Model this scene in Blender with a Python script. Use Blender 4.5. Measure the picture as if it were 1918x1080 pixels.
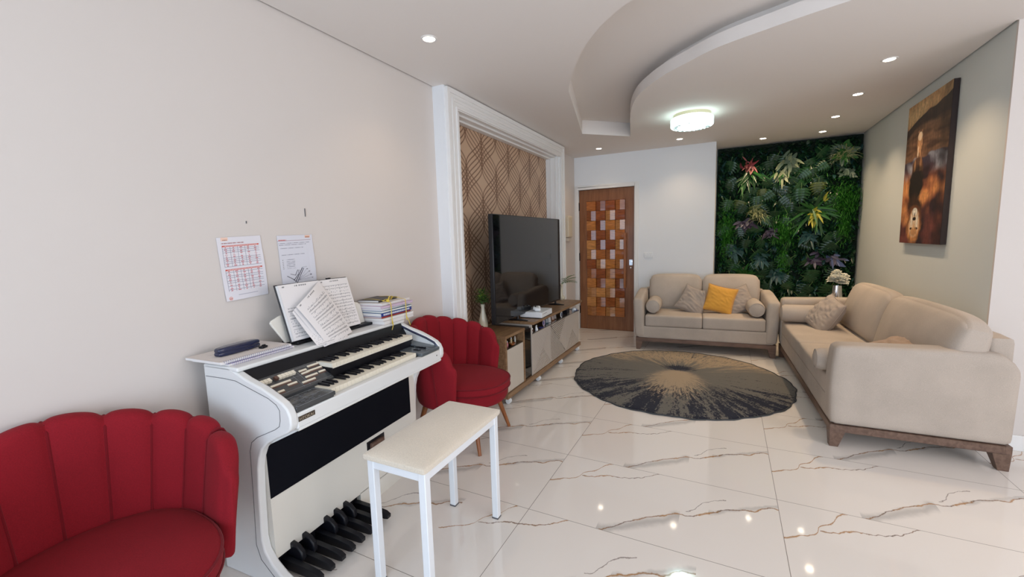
import bpy, bmesh, math, random
import numpy as np
from math import sin, cos, pi, radians, sqrt, hypot
from mathutils import Vector, Matrix, noise
from mathutils.geometry import tessellate_polygon
random.seed(7)
for o in list(bpy.data.objects): bpy.data.objects.remove(o, do_unlink=True)
scene = bpy.context.scene
C = bpy.context.collection

# ---------------------------------------------------------------- camera
YAW, PITCH, ROLL, FPX = radians(27.067), radians(6.641), radians(-1.656), 790.77
fw = Vector((-sin(YAW)*cos(PITCH), cos(YAW)*cos(PITCH), -sin(PITCH)))
rt = Vector((cos(YAW), sin(YAW), 0)); up = rt.cross(fw)
r2 = rt*cos(ROLL)+up*sin(ROLL); u2 = -rt*sin(ROLL)+up*cos(ROLL)
cam = bpy.data.objects.new('camera', bpy.data.cameras.new('camera'))
C.objects.link(cam)
M = Matrix((r2, u2, -fw)).transposed().to_4x4(); M.translation = Vector((0, 0, 1.42))
cam.matrix_world = M
cam.data.sensor_fit = 'HORIZONTAL'; cam.data.sensor_width = 36
cam.data.lens = FPX/1918*36; cam.data.clip_start = .02; cam.data.clip_end = 100
scene.camera = cam

# ---------------------------------------------------------------- world, exposure, window light
scene.view_settings.view_transform = 'Standard'
try: scene.view_settings.look = 'None'
except Exception: pass
scene.view_settings.gamma = 1.0
scene.view_settings.use_curve_mapping = False
scene.view_settings.exposure = 0.1
w = bpy.data.worlds.new('world'); scene.world = w; w.use_nodes = True
bg = w.node_tree.nodes['Background']
bg.inputs[0].default_value = (.62, .76, 1, 1); bg.inputs[1].default_value = 1.6

def area_light(name, loc, size, rot, power, col):
    l = bpy.data.lights.new(name, 'AREA'); l.shape = 'RECTANGLE'; l.size, l.size_y = size
    l.energy = power; l.color = col
    o = bpy.data.objects.new(name, l); o.location = loc; o.rotation_euler = rot; C.objects.link(o)
    return o
# daylight entering the glazed doors behind the camera and the side window
area_light('daylight_rear_window', (0.6, -2.95, 1.35), (3.6, 2.1), (radians(90), 0, 0), 76, (.70, .85, 1))
area_light('daylight_side_window', (3.45, .9, 1.45), (2.6, 1.7), (radians(90), 0, radians(90)), 42, (1, .86, .76))

# ---------------------------------------------------------------- materials
def mat(name, col, rough=.5, metal=0, coat=0, spec=.5, bump=0, bscale=60, var=0, vscale=3, sheen=0, emit=None, estr=0, trans=0, ior=1.5):
    m = bpy.data.materials.new(name); m.use_nodes = True
    nt = m.node_tree; b = nt.nodes['Principled BSDF']
    b.inputs['Base Color'].default_value = (*col, 1); b.inputs['Roughness'].default_value = rough
    b.inputs['Metallic'].default_value = metal; b.inputs['Coat Weight'].default_value = coat
    b.inputs['Specular IOR Level'].default_value = spec; b.inputs['IOR'].default_value = ior
    b.inputs['Sheen Weight'].default_value = sheen; b.inputs['Transmission Weight'].default_value = trans
    if emit: b.inputs['Emission Color'].default_value = (*emit, 1); b.inputs['Emission Strength'].default_value = estr
    tc = nt.nodes.new('ShaderNodeTexCoord')
    if var:
        n = nt.nodes.new('ShaderNodeTexNoise'); n.inputs['Scale'].default_value = vscale; n.inputs['Detail'].default_value = 4
        nt.links.new(tc.outputs['Object'], n.inputs['Vector'])
        mx = nt.nodes.new('ShaderNodeMix'); mx.data_type = 'RGBA'
        mx.inputs[6].default_value = (*[c*(1-var) for c in col], 1); mx.inputs[7].default_value = (*[min(1, c*(1+var)) for c in col], 1)
        nt.links.new(n.outputs['Fac'], mx.inputs[0]); nt.links.new(mx.outputs[2], b.inputs['Base Color'])
    if bump:
        n = nt.nodes.new('ShaderNodeTexNoise'); n.inputs['Scale'].default_value = bscale; n.inputs['Detail'].default_value = 3
        nt.links.new(tc.outputs['Object'], n.inputs['Vector'])
        bp = nt.nodes.new('ShaderNodeBump'); bp.inputs['Strength'].default_value = bump; bp.inputs['Distance'].default_value = .01
        nt.links.new(n.outputs['Fac'], bp.inputs['Height']); nt.links.new(bp.outputs[0], b.inputs['Normal'])
    return m

def wood(name, c1, c2, rough=.4, axis=(1, 12, 12), scale=2.5, coat=0):
    m = mat(name, c1, rough, coat=coat); nt = m.node_tree; b = nt.nodes['Principled BSDF']
    tc = nt.nodes.new('ShaderNodeTexCoord'); mp = nt.nodes.new('ShaderNodeMapping'); mp.inputs['Scale'].default_value = axis
    n = nt.nodes.new('ShaderNodeTexNoise'); n.inputs['Scale'].default_value = scale; n.inputs['Detail'].default_value = 8
    n.inputs['Distortion'].default_value = .6
    r = nt.nodes.new('ShaderNodeValToRGB')
    r.color_ramp.elements[0].position = .32; r.color_ramp.elements[0].color = (*c1, 1)
    r.color_ramp.elements[1].position = .68; r.color_ramp.elements[1].color = (*c2, 1)
    nt.links.new(tc.outputs['Object'], mp.inputs[0]); nt.links.new(mp.outputs[0], n.inputs['Vector'])
    nt.links.new(n.outputs['Fac'], r.inputs[0]); nt.links.new(r.outputs[0], b.inputs['Base Color'])
    return m

def vcol(name, rough=.6, coat=0, spec=.5):
    m = mat(name, (1, 1, 1), rough, coat=coat, spec=spec); nt = m.node_tree
    a = nt.nodes.new('ShaderNodeAttribute'); a.attribute_name = 'Col'
    nt.links.new(a.outputs['Color'], nt.nodes['Principled BSDF'].inputs['Base Color'])
    return m

def fabric(name, col, scale=420, var=.16, sheen=.2, rough=.9, bump=.12):
    """woven cloth: two crossed fine waves for the threads plus slow colour drift"""
    m = mat(name, col, rough, sheen=sheen, spec=.2); nt = m.node_tree; b = nt.nodes['Principled BSDF']
    tc = nt.nodes.new('ShaderNodeTexCoord')
    n = nt.nodes.new('ShaderNodeTexNoise'); n.inputs['Scale'].default_value = scale; n.inputs['Detail'].default_value = 2
    n2 = nt.nodes.new('ShaderNodeTexNoise'); n2.inputs['Scale'].default_value = 4; n2.inputs['Detail'].default_value = 3
    for q in (n, n2): nt.links.new(tc.outputs['Object'], q.inputs['Vector'])
    ad = nt.nodes.new('ShaderNodeMath'); ad.operation = 'MULTIPLY_ADD'; ad.inputs[1].default_value = .6
    nt.links.new(n.outputs['Fac'], ad.inputs[0]); 
    m2 = nt.nodes.new('ShaderNodeMath'); m2.operation = 'MULTIPLY'; m2.inputs[1].default_value = .4
    nt.links.new(n2.outputs['Fac'], m2.inputs[0]); nt.links.new(m2.outputs[0], ad.inputs[2])
    mr = nt.nodes.new('ShaderNodeMapRange'); mr.inputs[1].default_value = .35; mr.inputs[2].default_value = .65
    nt.links.new(ad.outputs[0], mr.inputs[0])
    mx = nt.nodes.new('ShaderNodeMix'); mx.data_type = 'RGBA'
    mx.inputs[6].default_value = (*[c*(1-var) for c in col], 1); mx.inputs[7].default_value = (*[min(1, c*(1+var)) for c in col], 1)
    nt.links.new(mr.outputs[0], mx.inputs[0]); nt.links.new(mx.outputs[2], b.inputs['Base Color'])
    bp = nt.nodes.new('ShaderNodeBump'); bp.inputs['Strength'].default_value = bump; bp.inputs['Distance'].default_value = .004
    nt.links.new(n.outputs['Fac'], bp.inputs['Height']); nt.links.new(bp.outputs[0], b.inputs['Normal'])
    return m

W_left = mat('wall_paint_cream', (.70, .645, .60), .75, var=.02, vscale=1.2)
W_white = mat('wall_paint_white', (.86, .88, .90), .7, var=.015, vscale=1.2)
W_grey = mat('wall_paint_grey_green', (.68, .715, .69), .75, var=.03, vscale=1.5)
M_ceil = mat('ceiling_paint', (.84, .795, .755), .8)
M_trim = mat('trim_white', (.86, .85, .83), .35)
M_gap = mat('shadow_gap', (.12, .12, .13), .8)
M_orgw = mat('organ_white', (.80, .81, .80), .32)
M_orgc = mat('organ_cream', (.80, .775, .70), .4)
M_black = mat('satin_black', (.006, .0065, .010), .38, spec=.35)
M_blackc = mat('black_speaker_cloth', (.004, .0045, .008), .95, spec=.15, bump=.1, bscale=900)
M_ctrl = mat('control_panel_charcoal', (.05, .055, .06), .22, coat=.3)
M_key = mat('ivory_key', (.86, .80, .66), .3)
M_keyf = mat('ivory_key_front', (.85, .81, .70), .3)
M_brown = mat('brown_label', (.12, .06, .045), .5)
M_paper = mat('paper', (.84, .82, .80), .8)
M_plastic_w = mat('white_plastic', (.85, .87, .88), .3)
M_steel_w = mat('white_painted_steel', (.84, .87, .90), .3)
M_bench = fabric('cream_suede', (.74, .66, .54), 200, .08, .5)
M_red = fabric('red_velvet', (.25, .009, .017), 300, .14, .03, .85, .06)
M_redd = fabric('red_velvet_piping', (.17, .004, .010), 300, .1, .1, .85, .06)
M_legw = wood('varnished_beech', (.24, .075, .02), (.36, .13, .04), .3, (9, 9, 1), 3)
M_linen = fabric('beige_linen', (.495, .425, .36), 520, .17, .05, .95, .2)
M_cush = fabric('taupe_cushion_cloth', (.40, .335, .285), 500, .1, .25)
M_must = fabric('mustard_cushion_cloth', (.72, .36, .06), 500, .1, .3)
M_walnut = wood('walnut', (.11, .062, .042), (.19, .115, .08), .45, (2, 14, 14), 3)
M_rackw = wood('rack_walnut', (.19, .105, .05), (.33, .20, .105), .4, (14, 2, 14), 3)
M_offw = mat('off_white_lacquer', (.62, .56, .48), .3)
M_slat = mat('taupe_lacquer_slat', (.58, .51, .445), .4)
M_slatb = mat('taupe_groove', (.07, .045, .035), .6)
M_mirror = mat('smoked_mirror', (.10, .10, .10), .04, metal=1)
M_tv = mat('tv_screen', (.004, .004, .006), .04, spec=.45)
M_tvb = mat('tv_bezel', (.01, .01, .012), .3)
M_vase = mat('cream_ceramic', (.78, .72, .56), .15, coat=.5)
M_chrome = mat('chrome', (.8, .8, .82), .12, metal=1)
M_navy = mat('navy_case', (.012, .018, .06), .22, coat=.4)

# ---------------------------------------------------------------- mesh helpers
class MB:
    def __init__(s): s.v = []; s.f = []; s.m = []; s.c = None
    def add(s, vs, fs, mi=0):
        n = len(s.v); s.v += [tuple(p) for p in vs]; s.f += [tuple(i+n for i in f) for f in fs]; s.m += [mi]*len(fs)
        return s
    def box(s, x0, x1, y0, y1, z0, z1, mi=0, T=None):
        vs = [Vector((x, y, z)) for z in (z0, z1) for y in (y0, y1) for x in (x0, x1)]
        if T: vs = [T @ p for p in vs]
        return s.add(vs, [(0, 2, 3, 1), (4, 5, 7, 6), (0, 1, 5, 4), (2, 6, 7, 3), (0, 4, 6, 2), (1, 3, 7, 5)], mi)
    def prism(s, pts, a, b, plane='xz', mi=0):
        """extrude polygon pts in a plane along the remaining axis from a to b"""
        k = {'xz': lambda p, t: (p[0], t, p[1]), 'xy': lambda p, t: (p[0], p[1], t), 'yz': lambda p, t: (t, p[0], p[1])}[plane]
        n = len(pts); vs = [k(p, a) for p in pts]+[k(p, b) for p in pts]
        fs = [tuple(range(n)), tuple(range(2*n-1, n-1, -1))]+[(i, i+n, (i+1) % n+n, (i+1) % n) for i in range(n)]
        return s.add(vs, fs, mi)
    def lathe(s, prof, c=(0, 0, 0), n=24, axis='z', mi=0, T=None):
        vs = []; fs = []
        for r, z in prof:
            for i in range(n):
                a = 2*pi*i/n; x, y = r*cos(a), r*sin(a)
                p = {'z': (x, y, z), 'x': (z, x, y), 'y': (x, z, y)}[axis]
                p = Vector(p)+Vector(c)
                vs.append(T @ p if T else p)
        for j in range(len(prof)-1):
            for i in range(n): fs.append((j*n+i, j*n+(i+1) % n, (j+1)*n+(i+1) % n, (j+1)*n+i))
        if prof[0][0] > 1e-6: fs.append(tuple(range(n))[::-1])
        if prof[-1][0] > 1e-6: fs.append(tuple((len(prof)-1)*n+i for i in range(n)))
        return s.add(vs, fs, mi)
    def tube(s, path, r, n=8, mi=0, closed=False):
        P = [Vector(p) for p in path]; vs = []; fs = []; m = len(P)
        R = r if isinstance(r, (list, tuple)) else [r]*m
        ref = Vector((0, 0, 1))
        prevx = None
        for i, p in enumerate(P):
            if closed: t = (P[(i+1) % m]-P[i-1])
            else: t = P[min(i+1, m-1)]-P[max(i-1, 0)]
            t.normalize()
            if prevx is None:
                q = ref if abs(t.z) < .9 else Vector((1, 0, 0)); x = t.cross(q).normalized()
            else: x = (prevx-t*prevx.dot(t)).normalized()
            prevx = x; y = t.cross(x)
            for k in range(n):
                a = 2*pi*k/n; vs.append(p+x*R[i]*cos(a)+y*R[i]*sin(a))
        L = m if closed else m-1
        for i in range(L):
            for k in range(n): fs.append((i*n+k, i*n+(k+1) % n, ((i+1) % m)*n+(k+1) % n, ((i+1) % m)*n+k))
        if not closed: fs += [tuple(range(n))[::-1], tuple((m-1)*n+k for k in range(n))]
        return s.add(vs, fs, mi)
    def grid(s, nx, ny, fn, mi=0, closeu=False):
        vs = [fn(i/nx, j/ny) for j in range(ny+1) for i in range(nx+1)]
        fs = [(j*(nx+1)+i, j*(nx+1)+i+1, (j+1)*(nx+1)+i+1, (j+1)*(nx+1)+i) for j in range(ny) for i in range(nx)]
        return s.add(vs, fs, mi)
    def rbox(s, c, h, r, n=10, bulge=(0, 0, 0), T=None, fn=None, mi=0):
        """soft rounded box: centre c, half sizes h, corner radius r, bulge of each face pair"""
        vs = []; fs = []; idx = {}
        def P(a, b, k):
            key = (a, b, k)
            if key in idx: return idx[key]
            q = [2*t/n-1 for t in key]
            # concentrate samples near the edges
            q = [math.copysign(1-(1-abs(t))**1.35, t) for t in q]
            out = []
            core = [max(h[i]-r, 0) for i in range(3)]
            p = [q[i]*h[i] for i in range(3)]
            cl = [max(-core[i], min(core[i], p[i])) for i in range(3)]
            d = Vector([p[i]-cl[i] for i in range(3)])
            if d.length > 1e-9:
                on = sum(abs(abs(q[i])-1) < 1e-6 for i in range(3))
                d = d.normalized()*r
            p = [cl[i]+d[i] for i in range(3)]
            p = [p[i]+bulge[i]*q[i]*(1-q[(i+1) % 3]**2)*(1-q[(i+2) % 3]**2) for i in range(3)]
            v = Vector(p)
            if fn: v = fn(v, q)
            v = v+Vector(c)
            if T: v = T @ v
            idx[key] = len(vs); vs.append(v); return idx[key]
        for a in range(n):
            for b in range(n):
                for k, fl in ((0, 0), (n, 1)):
                    for f in ([P(a, b, k), P(a+1, b, k), P(a+1, b+1, k), P(a, b+1, k)],
                              [P(b, k, a), P(b, k, a+1), P(b+1, k, a+1), P(b+1, k, a)],
                              [P(k, a, b), P(k, a+1, b), P(k, a+1, b+1), P(k, a, b+1)]):
                        fs.append(tuple(f) if fl else tuple(f[::-1]))
        return s.add(vs, fs, mi)
    def build(s, name, mats, parent=None, bevel=0, seg=2, smooth=True, sub=0, loc=None, rot=None, ang=35):
        me = bpy.data.meshes.new(name); me.from_pydata(s.v, [], s.f)
        for m in (mats if isinstance(mats, (list, tuple)) else [mats]): me.materials.append(m)
        me.polygons.foreach_set('material_index', s.m)
        bm = bmesh.new(); bm.from_mesh(me)
        if len(bm.faces) < 60000:
            bmesh.ops.remove_doubles(bm, verts=bm.verts, dist=1e-5) if s.c is None else None
            bmesh.ops.recalc_face_normals(bm, faces=bm.faces)
        bm.to_mesh(me); bm.free()
        if s.c is not None:
            at = me.color_attributes.new('Col', 'FLOAT_COLOR', 'POINT')
            arr = np.ones((len(me.vertices), 4), dtype=np.float32); arr[:, :3] = s.c; at.data.foreach_set('color', arr.ravel())
        o = bpy.data.objects.new(name, me); C.objects.link(o)
        if parent: o.parent = parent
        if loc: o.location = loc
        if rot: o.rotation_euler = rot
        if smooth:
            me.shade_smooth()
            me.set_sharp_from_angle(angle=radians(ang))
        if bevel:
            b = o.modifiers.new('bevel', 'BEVEL'); b.width = bevel; b.segments = seg; b.limit_method = 'ANGLE'; b.angle_limit = radians(40)
        if sub:
            b = o.modifiers.new('sub', 'SUBSURF'); b.levels = sub; b.render_levels = sub
        return o

def thing(name, label, cat, loc=(0, 0, 0), rotz=0, group=None):
    o = bpy.data.objects.new(name, None); C.objects.link(o); o.empty_display_size = .1
    o.location = loc; o.rotation_euler = (0, 0, radians(rotz)); o['label'] = label; o['category'] = cat
    if group: o['group'] = group
    return o
def tag(o, label, cat, group=None):
    o['label'] = label; o['category'] = cat
    if group: o['group'] = group
    return o
def struct(o): o['kind'] = 'structure'; return o
def dup_child(ch, parent, **kw):
    c = ch.copy(); C.objects.link(c); c.parent = parent
    for k, v in kw.items(): setattr(c, k, v)
    return c
def srgb(r, g, b): return tuple(((c/255)/12.92 if c/255 <= .04045 else (((c/255)+.055)/1.055)**2.4) for c in (r, g, b))
def painted(name, nx, ny, pos, col, m, parent=None, thick=0):
    """grid whose vertices carry the printed colour; pos(U,V)->xyz arrays, col(U,V)->rgb arrays, U,V in 0..1"""
    U, V = np.meshgrid(np.linspace(0, 1, nx+1), np.linspace(0, 1, ny+1))
    P = pos(U, V); Cc = col(U, V)
    b = MB(); b.v = [tuple(p) for p in P.reshape(-1, 3)]
    b.f = [(j*(nx+1)+i, j*(nx+1)+i+1, (j+1)*(nx+1)+i+1, (j+1)*(nx+1)+i) for j in range(ny) for i in range(nx)]
    b.m = [0]*len(b.f); b.c = Cc.reshape(-1, 3)
    o = b.build(name, m, parent)
    if thick:
        s = o.modifiers.new('solid', 'SOLIDIFY'); s.thickness = thick; s.offset = 0
    return o
def catmull(pts, k=8):
    P = [Vector((*p, 0)) if len(p) == 2 else Vector(p) for p in pts]; out = []
    for i in range(len(P)-1):
        a, b, c, d = P[max(i-1, 0)], P[i], P[i+1], P[min(i+2, len(P)-1)]
        for j in range(k):
            t = j/k
            out.append(.5*((2*b)+(-a+c)*t+(2*a-5*b+4*c-d)*t*t+(-a+3*b-3*c+d)*t**3))
    return out+[P[-1]]
def text_mesh(s, size, m, parent, name='lettering', extrude=.0006):
    cu = bpy.data.curves.new('t', 'FONT'); cu.body = s; cu.size = size; cu.extrude = extrude; cu.align_x = 'LEFT'
    o = bpy.data.objects.new('t', cu); C.objects.link(o)
    me = bpy.data.meshes.new_from_object(o.evaluated_get(bpy.context.evaluated_depsgraph_get()))
    bpy.data.objects.remove(o); me.materials.clear(); me.materials.append(m)
    q = bpy.data.objects.new(name, me); C.objects.link(q); q.parent = parent
    return q
H = 2.607
# ================================================================ ROOM SHELL
def nodes(m): return m.node_tree, m.node_tree.nodes, m.node_tree.links
def floor_mat():
    m = mat('marble_porcelain', (.86, .81, .75), .07, spec=.6); nt, N, L = nodes(m); b = N['Principled BSDF']
    def val(x): return x
    def mth(op, a, bb=None, c=None, clamp=False):
        n = N.new('ShaderNodeMath'); n.operation = op; n.use_clamp = clamp
        for i, x in enumerate((a, bb, c)):
            if x is None: continue
            if isinstance(x, (int, float)): n.inputs[i].default_value = x
            else: L.new(x, n.inputs[i])
        return n.outputs[0]
    geo = N.new('ShaderNodeNewGeometry'); sp = N.new('ShaderNodeSeparateXYZ'); L.new(geo.outputs['Position'], sp.inputs[0])
    X = mth('DIVIDE', mth('ADD', sp.outputs[0], .90), 1.172); Y = mth('DIVIDE', mth('SUBTRACT', sp.outputs[1], 1.883), .62)
    ix = mth('FLOOR', X); iy = mth('FLOOR', Y)
    fx = mth('SUBTRACT', X, ix); fy = mth('SUBTRACT', Y, iy)
    # rows nearer than the first joint carry the second tile face
    row0 = mth('LESS_THAN', iy, -.5)
    fxs = mth('FRACT', mth('ADD', fx, mth('MULTIPLY', row0, .30)))
    nz = N.new('ShaderNodeTexNoise'); nz.inputs['Scale'].default_value = 11; nz.inputs['Detail'].default_value = 7; nz.inputs['Roughness'].default_value = .62
    cmb = N.new('ShaderNodeCombineXYZ'); L.new(mth('MULTIPLY', fxs, 1.172), cmb.inputs[0]); L.new(mth('MULTIPLY', fy, .62), cmb.inputs[1]); L.new(mth('MULTIPLY', row0, 3.3), cmb.inputs[2])
    L.new(cmb.outputs[0], nz.inputs['Vector'])
    wob = mth('MULTIPLY', mth('SUBTRACT', nz.outputs['Fac'], .5), .11)
    yw = mth('ADD', fy, wob)
    nz2 = N.new('ShaderNodeTexNoise'); nz2.inputs['Scale'].default_value = 5; nz2.inputs['Detail'].default_value = 3; L.new(cmb.outputs[0], nz2.inputs['Vector'])
    base = (.87, .815, .755, 1)
    cur = None
    def mix(f, prev, col):
        n = N.new('ShaderNodeMix'); n.data_type = 'RGBA'; L.new(f, n.inputs[0])
        if isinstance(prev, tuple): n.inputs[6].default_value = prev
        else: L.new(prev, n.inputs[6])
        if isinstance(col, tuple): n.inputs[7].default_value = col
        else: L.new(col, n.inputs[7])
        return n.outputs[2]
    def fcurve(pts, src):
        n = N.new('ShaderNodeFloatCurve'); cv = n.mapping.curves[0]
        while len(cv.points) > 2: cv.points.remove(cv.points[1])
        cv.points[0].location = pts[0]; cv.points[-1].location = pts[-1]
        for p in pts[1:-1]: cv.points.new(*p)
        n.mapping.update(); L.new(src, n.inputs['Value']); return n.outputs[0]
    def vein(pts, wid, col, soft=.0, strength=1.0):
        nonlocal cur
        P = [(x/1.172, y/.62) for x, y in pts]
        P = [(min(max(a, 0), 1), min(max(c, 0), 1)) for a, c in P]
        x0, x1 = P[0][0], P[-1][0]
        full = ([(0, P[0][1])] if x0 > .005 else [])+P+([(1, P[-1][1])] if x1 < .995 else [])
        g = fcurve(full, fxs)
        d = mth('ABSOLUTE', mth('SUBTRACT', yw, g))
        inx = mth('MULTIPLY', mth('GREATER_THAN', fxs, x0), mth('LESS_THAN', fxs, x1))
        w_ = mth('MULTIPLY', mth('ADD', mth('MULTIPLY', nz2.outputs['Fac'], 1.9), -.15), wid/.62)
        f = N.new('ShaderNodeMapRange'); f.interpolation_type = 'SMOOTHSTEP'
        L.new(d, f.inputs[0]); f.inputs[1].default_value = 0; L.new(w_, f.inputs[2]); f.inputs[3].default_value = strength; f.inputs[4].default_value = 0
        cur = mix(mth('MULTIPLY', f.outputs[0], inx), cur if cur is not None else base, col)
    # soft grey smudges under the veins
    grey = (.50, .47, .44, 1)
    vein([(.36, -.02), (.474, .07), (.54, .12), (.65, .2), (.72, .26)], .075, grey, strength=.75)
    vein([(.85, .36), (1.0, .45), (1.17, .55)], .03, grey, strength=.55)
    cm = N.new('ShaderNodeMix'); cm.data_type = 'RGBA'; cm.inputs[6].default_value = (.18, .12, .085, 1); cm.inputs[7].default_value = (.46, .24, .09, 1)
    mr = N.new('ShaderNodeMapRange'); mr.inputs[1].default_value = .42; mr.inputs[2].default_value = .58; L.new(nz2.outputs['Fac'], mr.inputs[0]); L.new(mr.outputs[0], cm.inputs[0])
    brown = cm.outputs[2]
    vein([(0.0, .30), (.076, .347), (.138, .395), (.16, .45), (.181, .481), (.221, .512), (.252, .58), (.302, .62)], .0105, (.45, .235, .09, 1))
    vein([(.159, .423), (.299, .476), (.464, .53), (.528, .579), (.577, .614)], .0075, brown)
    vein([(.374, 0), (.413, .026), (.474, .099), (.54, .156), (.629, .23), (.715, .279), (.788, .307), (.881, .375), (.968, .43), (1.062, .465), (1.106, .5), (1.171, .523)], .0105, brown)
    vein([(.745, .325), (.805, .395), (.841, .448), (.931, .504)], .007, (.30, .25, .22, 1))
    # joints
    ex = mth('MULTIPLY', mth('MINIMUM', fx, mth('SUBTRACT', 1, fx)), 1.172); ey = mth('MULTIPLY', mth('MINIMUM', fy, mth('SUBTRACT', 1, fy)), .62)
    j = mth('LESS_THAN', mth('MINIMUM', ex, ey), .0014)
    cur = mix(j, cur, (.24, .20, .17, 1))
    L.new(cur, b.inputs['Base Color'])
    rr = mth('ADD', mth('MULTIPLY', j, .5), .055); L.new(rr, b.inputs['Roughness'])
    return m
M_floor = floor_mat()
XL, XR, YB = -2.07, 1.485, 6.285
struct(MB().box(-2.4, 3.7, -3.2, 7.1, -.1, 0).build('floor', M_floor, smooth=False))
# left wall (music wall), niche wall behind, far left wall
struct(MB().box(XL-.25, XL, -3.2, 2.79, 0, 2.85).build('wall_left', W_left, smooth=False))
struct(MB().box(-2.33, -2.097, 5.43, YB+.1, 0, 2.85).build('wall_left_far', W_left, smooth=False))
# niche surround: pilaster, header, far jamb (one plastered portal)
b = MB().box(-2.3, -1.965, 2.79, 2.985, 0, 2.85).box(-2.3, -1.965, 5.255, 5.43, 0, 2.85).box(-2.3, -1.965, 2.985, 5.255, 2.47, 2.85)
b.box(-2.3, -2.2, 2.985, 5.255, 0, 2.47)
struct(b.build('wall_niche', W_white, smooth=False))
# stepped moulding round the portal
b = MB()
for x1, w0, w1 in ((-1.945, .0105, .155), (-1.935, .0105, .045), (-1.935, .13, .148), (-1.938, .075, .1)):
    b.box(-1.966, x1, 2.79+w0, 2.79+w1, 0, H-w0 if w0 > .1 else H-w0)
    b.box(-1.966, x1, 5.43-w1, 5.43-w0, 0, H-w0)
    b.box(-1.966, x1, 2.79+w1, 5.43-w1, H-w1, H-w0)
struct(b.build('trim_1', M_trim, bevel=.003, smooth=False))
# inner stepped reveal
b = MB()
for k, (x0, x1, t) in enumerate(((-2.0, -1.966, .012), (-2.06, -2.0, .030), (-2.12, -2.06, .045))):
    b.box(x0, x1, 2.985, 2.985+t, 0, 2.47).box(x0, x1, 5.255-t, 5.255, 0, 2.47).box(x0, x1, 2.985+t, 5.255-t, 2.47-t, 2.47)
struct(b.build('trim_2', M_trim, bevel=.003, smooth=False))
# patterned wallpaper on the niche back
def wp_col(U, V):
    y = U*2.27; z = V*2.47
    S_ = .277; A = S_/2; P = .55
    base = np.array(srgb(202, 170, 142)); dark = np.array(srgb(112, 76, 52))
    best = np.full(U.shape, 9.)
    yy = y-(3.315-2.985); cell = np.floor(yy/S_); lx = yy-cell*S_-A; sg = np.where(cell % 2 == 0, 1., -1.)
    for k in range(7):
        ph = 2*pi*(z-2.24+(k-3)*.050)/P
        s_ = sg*A*.985*np.cos(ph); ds = np.abs(A*2*pi/P*np.sin(ph))
        best = np.minimum(best, np.abs(lx-s_)/np.sqrt(1+ds**2))
    f = np.clip((best-.0030)/.0045, 0, 1)[..., None]
    return dark*(1-f)+base*f
M_wp = vcol('wallpaper_print', .42)
struct(painted('wall_niche_back', 430, 400, lambda U, V: np.stack([np.full_like(U, -2.121), 2.985+U*2.27, V*2.47], -1), wp_col, M_wp))
# back wall with door opening
DX0, DX1, DZ = -2.035, -1.2, 2.125
b = MB().box(-2.4, DX0-.002, YB, YB+.12, 0, 2.85).box(DX1+.002, -.162, YB, YB+.12, 0, 2.85).box(DX0-.002, DX1+.002, YB, YB+.12, DZ+.002, 2.85)
struct(b.build('wall_back', W_white, smooth=False))
struct(MB().box(-2.4, -1.0, YB+.121, YB+.15, 0, 2.85).build('light_block_behind_door', M_gap, smooth=False))  # unseen dark board, added to stop light leaking round the door
struct(MB().box(-.262, -.162, YB+.12, 6.9, 0, 2.85).build('wall_recess_side', W_white, smooth=False))
struct(MB().box(-.3, 1.9, 6.9, 7.0, 0, 2.85).build('wall_recess_back', W_white, smooth=False))
struct(MB().box(XR, XR+.2, 3.72, 6.9, 0, 2.85).build('wall_right', W_grey, smooth=False))
struct(MB().box(XR, 3.7, 3.70, 3.72, 0, 2.85).box(XR+.2, 3.7, 3.72, 3.9, 0, 2.85).build('wall_right_return', W_left, smooth=False))
# side wall and rear wall, off frame, with window openings
b = MB().box(3.5, 3.7, -3.2, -.5, 0, 2.85).box(3.5, 3.7, 2.3, 3.7, 0, 2.85).box(3.5, 3.7, -.5, 2.3, 0, .55).box(3.5, 3.7, -.5, 2.3, 2.35, 2.85)
struct(b.build('wall_side', W_white, smooth=False))
b = MB().box(-2.3, -1.3, -3.2, -3.0, 0, 2.85).box(2.5, 3.5, -3.2, -3.0, 0, 2.85).box(-1.3, 2.5, -3.2, -3.0, 2.45, 2.85).box(-1.3, 2.5, -3.2, -3.0, 0, .2)
struct(b.build('wall_rear', W_white, smooth=False))
b = MB()
for x in (-1.3, -.03, 1.22, 2.45): b.box(x, x+.05, -3.16, -3.1, .2, 2.45)
b.box(-1.3, 2.5, -3.16, -3.1, .2, .25).box(-1.3, 2.5, -3.16, -3.1, 2.4, 2.45)
struct(b.build('window_1', M_trim, smooth=False))
b = MB()
for y in (-.5, .88, 2.25): b.box(3.57, 3.62, y, y+.05, .55, 2.35)
b.box(3.57, 3.62, -.5, 2.3, .55, .6).box(3.57, 3.62, -.5, 2.3, 2.3, 2.35)
struct(b.build('window_2', M_trim, smooth=False))
struct(MB().box(-2.4, 3.8, -3.3, 7.1, 2.85, 2.95).build('light_leak_slab', M_gap, smooth=False))  # unseen closing slab over the whole shell, added against light leaks
# baseboards
struct(MB().box(XL, XL+.015, -3, 2.79, 0, .07).build('baseboard_left', M_trim, bevel=.003, smooth=False))
struct(MB().box(XR, 3.5, 3.685, 3.70, 0, .1).build('baseboard_right', M_trim, bevel=.003, smooth=False))
struct(MB().box(XR-.015, XR, 3.72, 6.85, 0, .07).build('baseboard_sofa_wall', M_trim, bevel=.003, smooth=False))
struct(MB().box(DX1+.06, -.162, YB-.015, YB, 0, .07).build('baseboard_back', M_trim, bevel=.003, smooth=False))

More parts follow.
